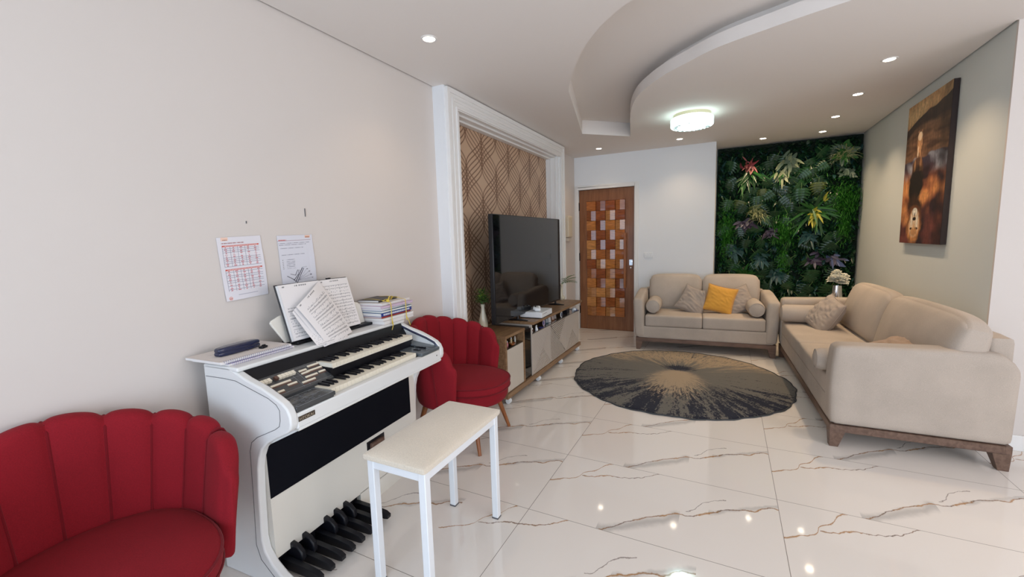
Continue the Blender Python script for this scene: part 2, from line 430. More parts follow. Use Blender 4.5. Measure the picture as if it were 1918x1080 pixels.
# ceiling: lowered board with a curved channel cut out of it
outer = catmull([(1.42, 1.86), (.9, 1.9), (.3, 2.02), (-.15, 2.19), (-.462, 2.341), (-.578, 2.426), (-.712, 2.566), (-.859, 2.767), (-.990, 3.006), (-1.133, 3.308), (-1.191, 3.454)], 5)
outer = [(p.x, p.y) for p in outer]+[(-1.36, 4.17), (-1.531, 4.894)]
inner = catmull([(-1.074, 5.35), (-.883, 4.389), (-.744, 3.935), (-.601, 3.68), (-.446, 3.483), (-.291, 3.342), (-.092, 3.18), (.184, 3.057), (.419, 2.965), (.7, 2.885), (1.05, 2.83), (1.42, 2.80)], 6)
inner = [(p.x, p.y) for p in inner]
hole = outer+inner
g = .012
bound = [(XL+g, -3.0), (3.5, -3.0), (3.5, 3.7), (XR-g, 3.7), (XR-g, 6.9), (-.162, 6.9), (-.162, YB), (-2.097+.004, YB), (-2.097+.004, 5.43), (XL+.105, 5.43), (XL+.105, 2.79), (XL+g, 2.79)]
def plate(outline, holes, z):
    loops = [[Vector((x, y, z)) for x, y in outline]]+[[Vector((x, y, z)) for x, y in h] for h in holes]
    fs = tessellate_polygon(loops); vs = [p for l in loops for p in l]
    return vs, [tuple(f) for f in fs]
b = MB(); vs, fs = plate(bound, [hole], H); b.add(vs, fs)
def wallstrip(b, pts, z0, z1, closed=False):
    n = len(pts); vs = [(x, y, z0) for x, y in pts]+[(x, y, z1) for x, y in pts]
    b.add(vs, [(i, i+1, i+1+n, i+n) for i in range(n-1)]+([(n-1, 0, n, 2*n-1)] if closed else []))
wallstrip(b, outer, H, H+.155); wallstrip(b, [outer[-1], inner[0]], H, H+.155)
wallstrip(b, inner, H, H+.085)
wallstrip(b, bound, H, H+.03, True)
struct(b.build('ceiling', M_ceil, ang=30))
# top of the island rim and the set back cove wall
cen = Vector((.6, 5.2))
back = [(x+(.09 if 1 else 0)*nx, y+.09*ny) for (x, y), (nx, ny) in zip(inner, [(-(inner[min(i+1, len(inner)-1)][1]-inner[max(i-1, 0)][1]), inner[min(i+1, len(inner)-1)][0]-inner[max(i-1, 0)][0]) for i in range(len(inner))])]
def offs(pts, d):
    out = []
    for i in range(len(pts)):
        a = Vector(pts[max(i-1, 0)]); c = Vector(pts[min(i+1, len(pts)-1)]); t = (c-a).normalized(); n = Vector((-t.y, t.x))
        out.append((pts[i][0]+n.x*d, pts[i][1]+n.y*d))
    return out
bk = offs(inner, .10)
b = MB(); n = len(inner)
b.add([(x, y, H+.085) for x, y in inner]+[(x, y, H+.085) for x, y in bk], [(i, i+1, i+1+n, i+n) for i in range(n-1)])
wallstrip(b, bk, H+.085, H+.155)
struct(b.build('ceiling_cove', M_ceil, ang=30))
struct(MB().box(-1.75, 1.6, 1.7, 5.6, H+.155, H+.165).build('ceiling_recess', M_ceil, smooth=False))

# ---------------------------------------------------------------- door
wd_dark = wood('door_stile_wood', (.19, .068, .025), (.29, .12, .05), .35, (10, 10, 1), 2.5, .2)
fr = MB()
for t, y1 in ((.06, .012), (.035, .022)):
    fr.box(DX0-t, DX0, YB-y1, YB, 0, DZ+t).box(DX1, DX1+t, YB-y1, YB, 0, DZ+t).box(DX0, DX1, YB-y1, YB, DZ, DZ+t)
struct(fr.build('trim_door', M_trim, bevel=.003, smooth=False))
d = bpy.data.objects.new('door_1', None); C.objects.link(d); d.location = ((DX0+DX1)/2, YB+.03, 0); d['kind'] = 'structure'
hw = (DX1-DX0)/2-.004
px0, px1, pz0, pz1 = -hw+.115, hw-.135, .215, 1.95
b = MB().box(-hw, px0, 0, .04, .003, DZ-.004).box(px1, hw, 0, .04, .003, DZ-.004).box(px0, px1, 0, .04, .003, pz0).box(px0, px1, 0, .04, pz1, DZ-.004)
b.build('door_frame', wd_dark, d, bevel=.004, smooth=False)
vs_m = MB(); cols = []
MB().box(px0, px1, .028, .04, pz0, pz1).build('panel_backing', wd_dark, d, smooth=False)
cw = (px1-px0)/4; ch = (pz1-pz0)/12
rnd = random.Random(3)
def addcol(n, c): cols.extend([c]*n)
honey = [srgb(196, 128, 66), srgb(182, 110, 54), srgb(164, 92, 44), srgb(208, 146, 84), srgb(150, 80, 40)]
for r in range(12):
    for c in range(4):
        x0 = px0+c*cw+.002; x1 = x0+cw-.004; z1 = pz1-r*ch-.002; z0 = z1-ch+.004
        col = rnd.choice(honey)
        if (r+c) % 2 == 0:      # wide block, tipped like a shingle
            t = .012
            nseg = 4; V = []; F = []
            for i in range(nseg+1):
                a = i/nseg; zz = z0+(z1-z0)*a
                yy = -.014-.006*sin(pi*a)
                V += [(x0, yy, zz), (x1, yy-.003, zz)]
            V += [(x0, .03, z0), (x1, .03, z0), (x0, .03, z1), (x1, .03, z1)]
            k = 2*nseg+2
            F = [(2*i, 2*i+1, 2*i+3, 2*i+2) for i in range(nseg)]+[(k, k+1, 1, 0), (2*nseg, 2*nseg+1, k+3, k+2)]
            F += [tuple([2*i for i in range(nseg+1)]+[k+2, k]), tuple([2*i+1 for i in range(nseg+1)]+[k+3, k+1])]
            vs_m.add(V, F); addcol(len(V), col)
        else:                   # ridge block: left slope dark, right facet turned to the windows
            xm = x0+(x1-x0)*.5; yr = -.026
            V = [(x0, -.004, z0), (xm, yr, z0), (x1, yr+.0125, z0), (x0, -.004, z1), (xm, yr, z1), (x1, yr+.0125, z1), (x0, .03, z0), (x1, .03, z0), (x0, .03, z1), (x1, .03, z1)]
            F = [(0, 1, 4, 3), (1, 2, 5, 4), (0, 6, 7, 2, 1), (3, 4, 5, 9, 8), (0, 3, 8, 6), (2, 7, 9, 5)]
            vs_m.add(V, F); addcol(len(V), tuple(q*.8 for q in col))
M_dv = vcol('door_block_wood', .22, coat=.5)
nt = M_dv.node_tree; N = nt.nodes
att = [n for n in N if n.type == 'ATTRIBUTE'][0]; tc = N.new('ShaderNodeTexCoord'); mp = N.new('ShaderNodeMapping'); mp.inputs['Scale'].default_value = (3, 3, 40)
nz = N.new('ShaderNodeTexNoise'); nz.inputs['Scale'].default_value = 4; nz.inputs['Detail'].default_value = 6
mx = N.new('ShaderNodeMix'); mx.data_type = 'RGBA'; mx.blend_type = 'MULTIPLY'; mx.inputs[0].default_value = 1
rp = N.new('ShaderNodeValToRGB'); rp.color_ramp.elements[0].color = (.55, .5, .45, 1); rp.color_ramp.elements[1].color = (1.15, 1.1, 1.05, 1); rp.color_ramp.elements[0].position = .35; rp.color_ramp.elements[1].position = .65
nt.links.new(tc.outputs['Object'], mp.inputs[0]); nt.links.new(mp.outputs[0], nz.inputs['Vector']); nt.links.new(nz.outputs['Fac'], rp.inputs[0])
nt.links.new(att.outputs['Color'], mx.inputs[6]); nt.links.new(rp.outputs[0], mx.inputs[7]); nt.links.new(mx.outputs[2], N['Principled BSDF'].inputs['Base Color'])
vs_m.c = np.array(cols)
vs_m.build('carved_panel', M_dv, d, smooth=False)
MB().box(px1-.006, px1+.026, -.085, -.055, .66, 1.47).box(px1, px1+.02, -.06, 0, .76, .78).box(px1, px1+.02, -.06, 0, 1.36, 1.38).build('door_handle', M_legw, d, bevel=.006)
b = MB().box(hw-.075, hw-.025, -.008, 0, .99, 1.075).lathe([(.001, -.03), (.016, -.03), (.018, -.008), (.018, 0)], (hw-.05, 0, 1.045), 16, 'y').lathe([(.001, -.022), (.010, -.022), (.012, 0)], (hw-.05, 0, .955), 16, 'y')
lk = b.build('door_lock', M_chrome, d, bevel=.002); 
for z in (.3, 1.12, 1.88):
    MB().box(-hw-.012, -hw+.006, -.012, .004, z-.06, z+.06).build('door_hinge', M_black, d, bevel=.002)

# ---------------------------------------------------------------- downlights
M_spot = mat('spot_glow', (1, 1, 1), .5, emit=(1, .88, .70), estr=20)
M_ring = mat('spot_ring', (.82, .80, .77), .4)
spots = [(-1.6, 2.15, 'white recessed ceiling downlight above the keyboard instrument, nearest the camera'),
         (-1.588, 5.815, 'small recessed ceiling downlight near the entrance door, leftmost of the far row'),
         (-.568, 5.842, 'small recessed ceiling downlight just below the crystal lamp, before the white back wall'),
         (.369, 6.441, 'small recessed downlight over the left part of the plant wall'),
         (.992, 6.438, 'small recessed downlight over the right part of the plant wall'),
         (.981, 5.689, 'recessed downlight along the right wall, second from the plant wall end'),
         (.994, 4.885, 'recessed downlight along the right wall, second nearest the camera'),
         (.988, 4.037, 'recessed downlight along the right wall, nearest the camera')]
s0 = None
for x, y, lab in spots:
    s = thing('ceiling_downlight', lab, 'ceiling light', (x, y, H), 0, 'recessed downlights')
    if s0 is None:
        ring = MB().lathe([(.034, 0), (.036, -.004), (.046, -.004), (.049, 0), (.049, .002), (.034, .002)], n=28).build('trim_ring', M_ring, s)
        bulb = MB().lathe([(.0001, -.0015), (.034, -.0015), (.034, .002)], n=28).build('bulb', M_spot, s)
        s0 = (ring, bulb)
    else:
        for q in s0: dup_child(q, s)
    l = bpy.data.lights.new('downlight_beam', 'SPOT'); l.energy = 6 if y < 3 else (9 if x < -1 else (12 if x < 0 else (34 if y < 6 else 22))); l.color = (1, .72, .46); l.spot_size = radians(115); l.spot_blend = .8; l.shadow_soft_size = .035
    lo = bpy.data.objects.new('downlight_beam', l); lo.location = (0, 0, -.012); C.objects.link(lo); lo.parent = s
# crystal ceiling lamp
s = thing('crystal_ceiling_lamp', 'lit round crystal ceiling lamp with champagne metal plate', 'ceiling light', (-.35, 4.74, H))
MB().lathe([(.0001, 0), (.175, 0), (.175, -.03), (.165, -.034), (.0001, -.034)], n=48).build('mounting_plate', mat('champagne_metal', (.75, .68, .5), .25, metal=.8), s)
M_cry = mat('crystal_glow', (.9, 1, 1), .1, emit=(.78, 1, .97), estr=2.2)
M_cry2 = mat('crystal_glass', (.55, .65, .66), .08, emit=(.6, .9, .9), estr=.15)
M_core = mat('light_core', (.9, 1, 1), .3, emit=(.78, 1, .97), estr=13)
b = MB(); nr = 56
for k in range(nr):
    a = 2*pi*k/nr; T = Matrix.Rotation(a, 4, 'Z')
    R0 = [(.184, -.034), (.195, -.044), (.195, -.112), (.184, -.122)]
    V = [T @ Vector(p) for r, z in R0 for p in ((r-.004, -.0095, z), (r+.004, 0, z), (r-.004, .0095, z), (r-.014, 0, z))]
    b.add(V, [(4*j+i, 4*j+(i+1) % 4, 4*j+4+(i+1) % 4, 4*j+4+i) for j in range(3) for i in range(4)]+[(0, 1, 2, 3), (15, 14, 13, 12)])
b.build('crystal_ring', M_cry, s, smooth=False)
b = MB()
for k in range(40):
    a = 2*pi*k/40; T = Matrix.Rotation(a, 4, 'Z')
    b.box(.128, .168, -.008, .008, -.132, -.112, T=T @ Matrix.Rotation(.5*sin(k*3.1), 4, 'X'))
b.build('lower_crystals', M_cry2, s, smooth=False)
MB().lathe([(.0001, -.118), (.125, -.118), (.125, -.034)], n=40).build('light_core', M_core, s)

# ---------------------------------------------------------------- wall fittings
s = thing('light_switch', 'white light switch plate on the white wall right of the door', 'switch', (-1.003, YB, 1.14))
MB().box(-.06, .06, -.01, 0, -.04, .04).build('switch_plate', M_plastic_w, s, bevel=.003)
for x in (-.045, -.012, .021): MB().box(x, x+.024, -.014, -.009, -.02, .02).build('switch_rocker', M_plastic_w, s, bevel=.002)
s = thing('intercom_box', 'cream wall-mounted intercom box between portal and door', 'intercom', (-2.097, 5.93, 1.55))
MB().rbox((.028, 0, .03), (.028, .085, .155), .015).build('casing', mat('aged_cream_plastic', (.70, .62, .48), .45), s)
MB().rbox((.022, 0, -.158), (.022, .08, .028), .012).build('lower_tray', M_offw, s)
for y, z, ln, lab in ((1.257, 1.538, .006, 'tiny grey nail in the cream wall above the red timetable sheet'), (1.582, 1.598, .022, 'short thin dark nail in the cream wall above the technique sheet')):
    tag(MB().box(XL, XL+.004, y-.0015, y+.0015, z-ln, z+ln, mi=0).build('wall_nail', M_gap), lab, 'nail')
# ================================================================ ELECTRONIC ORGAN
org = thing('electronic_organ', 'white two-manual electronic organ with black speaker cloth and foot pedals', 'organ', (-1.965, .952, 0), 3.5)
L = 1.075
prof = [(0, 0), (0, .925), (.02, .935), (.165, .935), (.20, .918), (.264, .893), (.355, .867), (.42, .840), (.462, .820), (.486, .799), (.499, .770), (.500, .738), (.493, .718), (.476, .703), (.405, .668), (.353, .640), (.318, .608), (.296, .565), (.283, .515), (.272, .4), (.262, .2), (.272, .15), (.31, .10), (.363, .062), (.42, .035), (.44, 0)]
for y0 in (0, L-.035):
    MB().prism(prof, y0, y0+.035).build('side_panel', M_orgw, org, bevel=.007, seg=3, ang=50)
gl = [(.013, .884), (.134, .885), (.202, .882), (.387, .832), (.430, .811), (.446, .79), (.444, .75), (.436, .725), (.41, .708), (.300, .658), (.262, .63), (.247, .59), (.238, .4), (.224, .17), (.246, .108), (.318, .05), (.36, .02)]
MB().tube([(u, -.0003, z) for u, z in gl], .0013, 6).build('groove_line', M_gap, org)
MB().tube([(u, L-.0353, z) for u, z in [(.2, .905), (.3, .868), (.40, .836), (.455, .812), (.475, .79), (.482, .762)]], .0065, 8).build('lid_track', M_navy, org)
MB().box(0, .218, .0, L, .917, .936).build('lid', M_orgw, org, bevel=.007, seg=3)
MB().prism([(.205, .917), (.214, .917), (.252, .855), (.252, .80), (.205, .80)], .035, L-.035).build('fascia', M_black, org, bevel=.001)
MB().box(0, .01, .035, L-.035, .02, .92).build('back_board', M_orgw, org)
# keybed and front rail
MB().box(.20, .495, .035, L-.035, .70, .745).build('key_bed', M_orgc, org)
MB().box(.458, .497, .033, L-.033, .708, .772).build('front_rail', M_orgw, org, bevel=.005)
MB().prism([(.29, .60), (.50, .705), (.50, .715), (.29, .70)], .035, L-.035).build('soffit', M_orgw, org)
# knee board
MB().box(.252, .29, .035, L-.035, .095, .70).box(.252, .29, .53, L-.035, 0, .1).box(.252, .275, .535, L-.035, 0, .09).build('knee_board', M_orgc, org)
MB().box(.29, .2935, .036, .985, .370, .625).build('speaker_cloth', M_blackc, org)
MB().box(.2895, .291, .60, .74, .20, .35).build('swell_recess_shade', M_black, org, bevel=.012)  # flush black panel, the recess's shade put in as colour
MB().box(.286, .31, .622, .722, .225, .335, T=Matrix.Translation((0, 0, 0))).build('swell_pedal', wood('swell_pedal_brown', (.10, .05, .035), (.16, .09, .06), .6), org, bevel=.006)
# keys
PW = .0235; pat = 'FGABCDE'; has = set('FGACD')
wk = MB().box(0, .1, .0006, PW-.0006, -.020, 0).build('white_key', M_key, org, bevel=.0012, smooth=False)
bk_ = MB().prism([(0, 0), (0, .0115), (.058, .0105), (.066, 0)], 0, .0105).build('black_key', M_black, org, bevel=.0015, smooth=False)
first_w = first_b = True
for (x0, y0, z) in ((.252, .357, .866), (.362, .238, .797)):
    for i in range(26):
        k = wk if first_w else dup_child(wk, org); first_w = False
        k.location = (x0, y0+i*PW, z)
    for i in range(25):
        if pat[i % 7] in has:
            k = bk_ if first_b else dup_child(bk_, org); first_b = False
            k.location = (x0, y0+(i+1)*PW-.005, z)
MB().box(.252, .351, .352, .357+26*PW+.004, .835, .845).box(.252, .34, .352, .357+26*PW+.004, .745, .836).build('upper_key_bed', M_black, org)
# the ivory strip that shows below the key fronts
MB().box(.44, .459, .238, .238+26*PW, .745, .776).build('key_slip', M_keyf, org)
MB().prism([(.346, .846), (.352, .846), (.352, .842), (.346, .842)], .357, .357+26*PW).build('key_slip', M_keyf, org)
cheek = MB(); cheek.prism([(.25, .850), (.352, .847), (.352, .868), (.25, .868)], .352, .3568)
cheek.build('key_cheek', M_keyf, org)
# left control panels: sloping stop tab board and the flat glass topped one
MB().prism([(.225, .868), (.245, .872), (.362, .806), (.362, .75), (.225, .75)], .035, .352).build('stop_board', M_ctrl, org, bevel=.002)
nrm = Vector((.066, 0, .117)).normalized(); tdir = Vector((.117, 0, -.066)).normalized()
TM = Matrix.Identity(4)
def onboard(s, t, lift=0): return Vector((.245, 0, .872))+tdir*s+nrm*lift+Vector((0, t, 0))
def slab(b, s0, s1, t0, t1, h, mi=0):
    vs = [onboard(s, t, l) for l in (-.001, h) for t in (t0, t1) for s in (s0, s1)]
    b.add(vs, [(0, 2, 3, 1), (4, 5, 7, 6), (0, 1, 5, 4), (2, 6, 7, 3), (0, 4, 6, 2), (1, 3, 7, 5)], mi)
for i in range(10):
    if i == 4: b = MB(); slab(b, .022, .040, .05+i*.0165, .05+i*.0165+.014, .012); b.build('stop_tab', M_brown, org, bevel=.001, smooth=False); continue
    if i == 3: continue
    b = MB(); slab(b, .022, .042, .05+i*.0165, .05+i*.0165+.0145, .012); o = b.build('stop_tab', M_key, org, bevel=.001, smooth=False)
for s0, t0, t1 in ((.060, .075, .17), (.082, .14, .185), (.03, .235, .275), (.048, .235, .275), (.018, .29, .35), (.045, .265, .348), (.075, .235, .30), (.072, .31, .347), (.098, .20, .27), (.10, .08, .11)):
    b = MB(); slab(b, s0, s0+.009, t0, t1, .004); b.build('tab_strip', M_key, org, bevel=.001, smooth=False)
    b = MB(); slab(b, s0+.010, s0+.017, t0, t1, .0008); b.build('tab_label', M_brown, org, smooth=False)
b = MB()
for t in (.055, .195, .225): slab(b, .01, .125, t, t+.0012, .0006)
for s_ in (.012, .056, .12): slab(b, s_, s_+.0012, .04, .345, .0006)
b.build('panel_lines', mat('panel_line_grey', (.25, .26, .28), .5), org, smooth=False)
MB().box(.362, .492, .036, .232, .778, .795).box(.366, .49, .04, .225, .745, .779).build('glass_control_panel', M_ctrl, org, bevel=.002)
b = MB(); rr = random.Random(5)
for i in range(7):
    x = .375+i*.016
    for j in range(5):
        y = .05+j*.035+rr.uniform(0, .008)
        if rr.random() < .75: b.box(x, x+.0045, y, y+rr.uniform(.012, .026), .7948, .7956)
b.build('panel_buttons', mat('button_grey', (.16, .17, .19), .35), org, smooth=False)
b = MB()
for (x0, x1, y0, y1) in ((.37, .49, .045, .0465), (.37, .49, .222, .2235), (.37, .3715, .045, .222), (.4885, .49, .045, .222), (.43, .4312, .045, .222), (.37, .43, .13, .1312)): b.box(x0, x1, y0, y1, .7948, .7955)
b.build('panel_frame_lines', mat('panel_line', (.35, .37, .40), .4), org, smooth=False)
# right control panel
MB().prism([(.25, .84), (.30, .815), (.494, .790), (.494, .775), (.25, .775)], .965, L-.036).prism([(.30, .800), (.494, .7895), (.494, .775), (.30, .775)], .862, .968).build('right_control_panel', mat('control_grey', (.10, .12, .135), .25, coat=.3), org, bevel=.002)
b = MB()
for x in (.32, .345, .38, .405, .43): b.box(x, x+.02, .955, .963, .790, .8025)
b.box(.40, .425, .905, .911, .785, .798).box(.40, .425, .915, .921, .785, .798).box(.43, .44, .903, .925, .785, .796)
b.build('switches', M_black, org, smooth=False)
MB().lathe([(.0001, .002), (.004, .002), (.004, -.002)], (.496, 1.0, .745), 10, 'x').build('headphone_jack', M_black, org)
# nameplate
npl = MB().box(.4968, .4985, .037, .115, .737, .757).build('nameplate', mat('nameplate_bronze', (.07, .055, .04), .35, metal=.4), org, bevel=.0005)
t = text_mesh('HTOKAI', .0185, mat('nameplate_letters', (.45, .38, .28), .35, metal=.3), npl)
t.matrix_local = Matrix.Translation((.4986, .0405, .7405)) @ Matrix(((0, 0, 1, 0), (1, 0, 0, 0), (0, 1, 0, 0), (0, 0, 0, 1))) @ Matrix.Diagonal((.98, .9, 1, 1))
# pedalboard
MB().box(.20, .262, .036, .535, .0, .045).box(.245, .262, .036, .535, .04, .094).build('pedal_frame', M_black, org)
for k in range(8):
    y = .084+.061*k-.011
    b = MB().prism([(.19, .028), (.19, .062), (.30, .064), (.40, .060), (.47, .052), (.492, .040), (.49, .022), (.47, .018), (.3, .02)], y, y+.024)
    b.lathe([(.0001, .0015), (.003, .0015), (.003, 0)], (.4915, y+.012, .035), 8, 'x')
    b.build('foot_pedal', M_black, org, bevel=.004, seg=2)
for k in (.5, 1.5, 3.5, 4.5, 5.5):
    y = .084+.061*k-.011
    MB().prism([(.245, .05), (.245, .115), (.29, .122), (.33, .112), (.355, .09), (.36, .06), (.35, .04)], y, y+.024).build('raised_foot_pedal', M_black, org, bevel=.006, seg=3)
# music desk
MB().box(.02, .13, .36, .93, .936, .952).build('desk_base', M_black, org, bevel=.003)
dk = [(.335, .95), (.285, 1.045), (.28, 1.058), (.288, 1.068), (.335, 1.085), (.40, 1.093), (.60, 1.097), (.78, 1.092), (.85, 1.075), (.866, 1.062), (.872, 1.045), (.874, .95)]
b = MB().prism(dk, -.006, .006, 'yz')
o = b.build('music_desk', M_orgc, org, bevel=.003, ang=50); o.location = (.065, 0, 0); 
sh = Matrix.Translation((.075, 0, .95)) @ Matrix.Rotation(radians(-12), 4, 'Y') @ Matrix.Translation((0, 0, -.95))
o.matrix_local = sh

# ---------------------------------------------------------------- things standing on the organ (same rotated frame)
def on_org(x, y, z, rz=0):
    p = org.matrix_basis @ Vector((x, y, z)) if False else Matrix.Translation((-1.965, .952, 0)) @ Matrix.Rotation(radians(3.5), 4, 'Z') @ Vector((x, y, z))
    return (p.x, p.y, p.z)
# open music book
bkk = thing('music_book', 'thick open music score with a flopping page on the organ desk', 'book', on_org(0, 0, 0), 3.5)
def plane_pt(v, z, off=0):      # leaning plane of the open book
    u = .118-(z-.953)*.30
    return (u+off, v, z+off*.25)
def score(U, V, rows=13, indent=.06, dens=1, head=True, seed=1, xa=.06, xb=.95, ya=.05, yb=.9):
    r = np.random.RandomState(seed)
    col = np.ones(U.shape+(3,))*np.array((.84, .81, .80))
    x = (U-xa)/(xb-xa); y = (V-ya)/(yb-ya)
    inside = (x > 0) & (x < 1) & (y > 0) & (y < 1)
    ph = (y*rows) % 1; row = np.floor(y*rows)
    line = (np.abs((ph*7) % 1-.5) < .16) & (ph < .62)
    col[inside & line] = np.array((.50, .48, .48))
    nt_ = ((np.sin(x*173+row*7.1)+np.sin(x*97+row*3.3)) > .55) & (np.abs(ph-.3-.16*np.sin(x*31+row*5)) < .11)
    col[inside & nt_] = np.array((.22, .22, .25))
    bar = (np.abs(((x*4) % 1)-.5) < .008) & (ph < .62)
    col[inside & bar] = .3
    if head:
        col[(np.abs(V-.955) < .010) & (np.abs(U-.5) < .14) & (np.sin(U*260) > -.4)] = .2
        col[(np.abs(V-.955) < .012) & (np.abs(U-.1) < .018)] = .25
    return col
M_print = vcol('printed_paper', .75)
def page(name, corners, bul, colf, nx=60, ny=84, parent=bkk, lift=None):
    bl, br, tr, tl = [np.array(c, float) for c in corners]
    def pos(U, V):
        P = (1-U)[..., None]*(1-V)[..., None]*bl+U[..., None]*(1-V)[..., None]*br+U[..., None]*V[..., None]*tr+(1-U)[..., None]*V[..., None]*tl
        n = np.cross(br-bl, tl-bl); n = n/np.linalg.norm(n)
        f = lift(U, V) if lift else np.sin(np.pi*U)*bul
        return P+f[..., None]*n
    return painted(name, nx, ny, pos, colf, M_print, parent)
gv = .578
# dark cover
b = MB()
for (v0, v1) in ((.335, gv), (gv, .80)):
    vs = [plane_pt(v0, .953, -.004), plane_pt(v1, .953, -.004), plane_pt(v1, 1.232, -.004), plane_pt(v0, 1.232, -.004)]
    vs += [plane_pt(v0, .953, -.009), plane_pt(v1, .953, -.009), plane_pt(v1, 1.232, -.009), plane_pt(v0, 1.232, -.009)]
    b.add(vs, [(0, 1, 2, 3), (7, 6, 5, 4), (0, 4, 5, 1), (1, 5, 6, 2), (2, 6, 7, 3), (3, 7, 4, 0)])
b.build('cover', mat('book_cover_dark', (.03, .03, .035), .4), bkk, bevel=.002)
# page blocks
def block(v0, v1, t0, t1, z0=.957, z1=1.226):
    vs = []
    for z in (z0, z1):
        for v, t in ((v0, t0), ((v0+v1)/2, max(t0, t1)*1.05), (v1, t1)): vs += [plane_pt(v, z, -.004), plane_pt(v, z, t)]
    return MB().add(vs, [(0, 1, 3, 2), (2, 3, 5, 4), (6, 8, 9, 7), (8, 10, 11, 9), (1, 7, 9, 3), (3, 9, 11, 5), (0, 6, 7, 1), (4, 5, 11, 10), (0, 2, 8, 6), (2, 4, 10, 8)])
block(.342, gv-.002, .012, .020).build('left_pages', M_paper, bkk, smooth=False)
block(gv+.002, .792, .012, .006).build('right_pages', M_paper, bkk, smooth=False)
page('left_page', (plane_pt(.342, .957, .014), plane_pt(gv, .957, .022), plane_pt(gv, 1.226, .022), plane_pt(.342, 1.226, .014)), .004, lambda U, V: score(U, V, 12, seed=2, yb=.6))
page('right_page', (plane_pt(gv, .957, .014), plane_pt(.792, .957, .0085), plane_pt(.792, 1.226, .0085), plane_pt(gv, 1.226, .014)), .004, lambda U, V: score(U, V, 14, seed=3))
# flopping leaves: hinge at the gutter, falling forward to the left
top = np.array(plane_pt(gv, 1.224, .022)); 
def lf(k): return lambda U, V: .012*np.sin(np.pi*U)+k*.004*np.sin(np.pi*V)
page('flopping_page', ((.232, .445, .924), (.20, .648, .945), tuple(top), (.132, .368, 1.125)), .012, lambda U, V: score(U, V, 12, seed=4, xa=.16, yb=.86), lift=lf(1))
page('lower_flopping_page', ((.222, .395, .93), (.222, .56, .930), tuple(top-np.array((.006, .01, .012))), (.118, .355, 1.10)), .012, lambda U, V: score(U, V, 8, seed=5, ya=.02, yb=.35, head=False), lift=lf(-1))
page('lower_flopping_page', ((.226, .43, .918), (.222, .60, .926), tuple(top-np.array((.004, .006, .006))), (.122, .362, 1.11)), .012, lambda U, V: score(U, V, 4, seed=6, ya=.02, yb=.18, head=False), lift=lf(0))
# page clip on the book top
cl = thing('page_clip', 'small dark spring clip on the top edge of the open score', 'clip', on_org(.03, .665, 1.231), 3.5)
MB().box(-.004, .012, -.012, .012, -.004, .006).build('clip_jaw', M_black, cl, bevel=.002)
MB().tube([(0, -.008, .005), (-.002, -.006, .016), (-.002, .006, .016), (0, .008, .005)], .001, 6).build('wire_arm', M_chrome, cl)

# spiral notebooks at the left end of the lid
def notebook(name, label, loc, rz, sx, sy, h, cover, cc=(.3, .3, .5)):
    t = thing(name, label, 'notebook', loc, rz)
    MB().box(0, sx, 0, sy, 0, h).build('pages', M_paper, t, bevel=.001, smooth=False)
    MB().box(-.001, sx-.006, -.001, sy+.001, h, h+.0012).build('cover', cover, t, smooth=False)
    n = 34; pts = []
    for i in range(n*10+1):
        a = 2*pi*i/10; pts.append((sx-.002+.0065*cos(a), .012+(sy-.024)*i/(n*10), h/2+.001+.0068*sin(a)))
    MB().tube(pts, .0007, 5).build('spiral_binding', mat('binding_wire_blue', cc, .3, metal=.3), t)
    return t
def nb_cover(U, V):
    col = np.ones(U.shape+(3,))*np.array((.76, .70, .66))
    for (a, c_, w_, h_) in ((.3, .25, .10, .012), (.32, .35, .14, .010), (.7, .6, .10, .02), (.75, .75, .08, .015), (.2, .8, .12, .01), (.55, .45, .16, .008)):
        m_ = (np.abs(U-a) < h_) & (np.abs(V-c_) < w_) & (np.sin(V*300) > -.3)
        col[m_] = (.42, .33, .32)
    return col
n1 = notebook('spiral_notebook', 'lilac-edged notebook underneath the spiral notebook at the left end of the organ', on_org(-.075, .002, .9365), 5, .235, .315, .008, mat('lilac_cover', (.55, .50, .72), .6), (.35, .3, .6))
n2 = notebook('spiral_notebook', 'pale spiral notebook holding the dark blue glasses case, left end of the organ', on_org(-.085, -.018, .948), 3, .238, .325, .010, mat('pale_pink_cover', (.76, .70, .66), .6), (.22, .24, .42))
painted('cover_print', 60, 80, lambda U, V: np.stack([.004+U*.22, .004+V*.315, np.full_like(U, .0116)], -1), nb_cover, M_print, n2)
gc = thing('glasses_case', 'dark navy hard glasses case lying on the spiral notebook', 'case', on_org(.045, .125, .9605), 3.5+4)
def gcf(v, q):
    t = 1-.35*max(0, abs(q[1])-.45)/.55
    v.x *= t; 
    if q[2] > 0: v.z *= (1-.25*max(0, abs(q[1])-.5)/.5)
    return v
MB().rbox((0, 0, .0095), (.028, .098, .010), .008, 12, fn=gcf).build('case_bottom', M_navy, gc)
MB().rbox((0, 0, .025), (.028, .098, .013), .012, 12, fn=gcf).build('case_lid', M_navy, gc)
cp = thing('binder_clip', 'small black clip lying on the notebook beside the glasses case', 'clip', on_org(.098, .205, .9602), 20)
MB().rbox((0, 0, .005), (.012, .017, .005), .004, 6).build('clip_body', M_black, cp)
MB().rbox((0, .004, .012), (.006, .008, .003), .003, 6).build('clip_tab', M_black, cp)

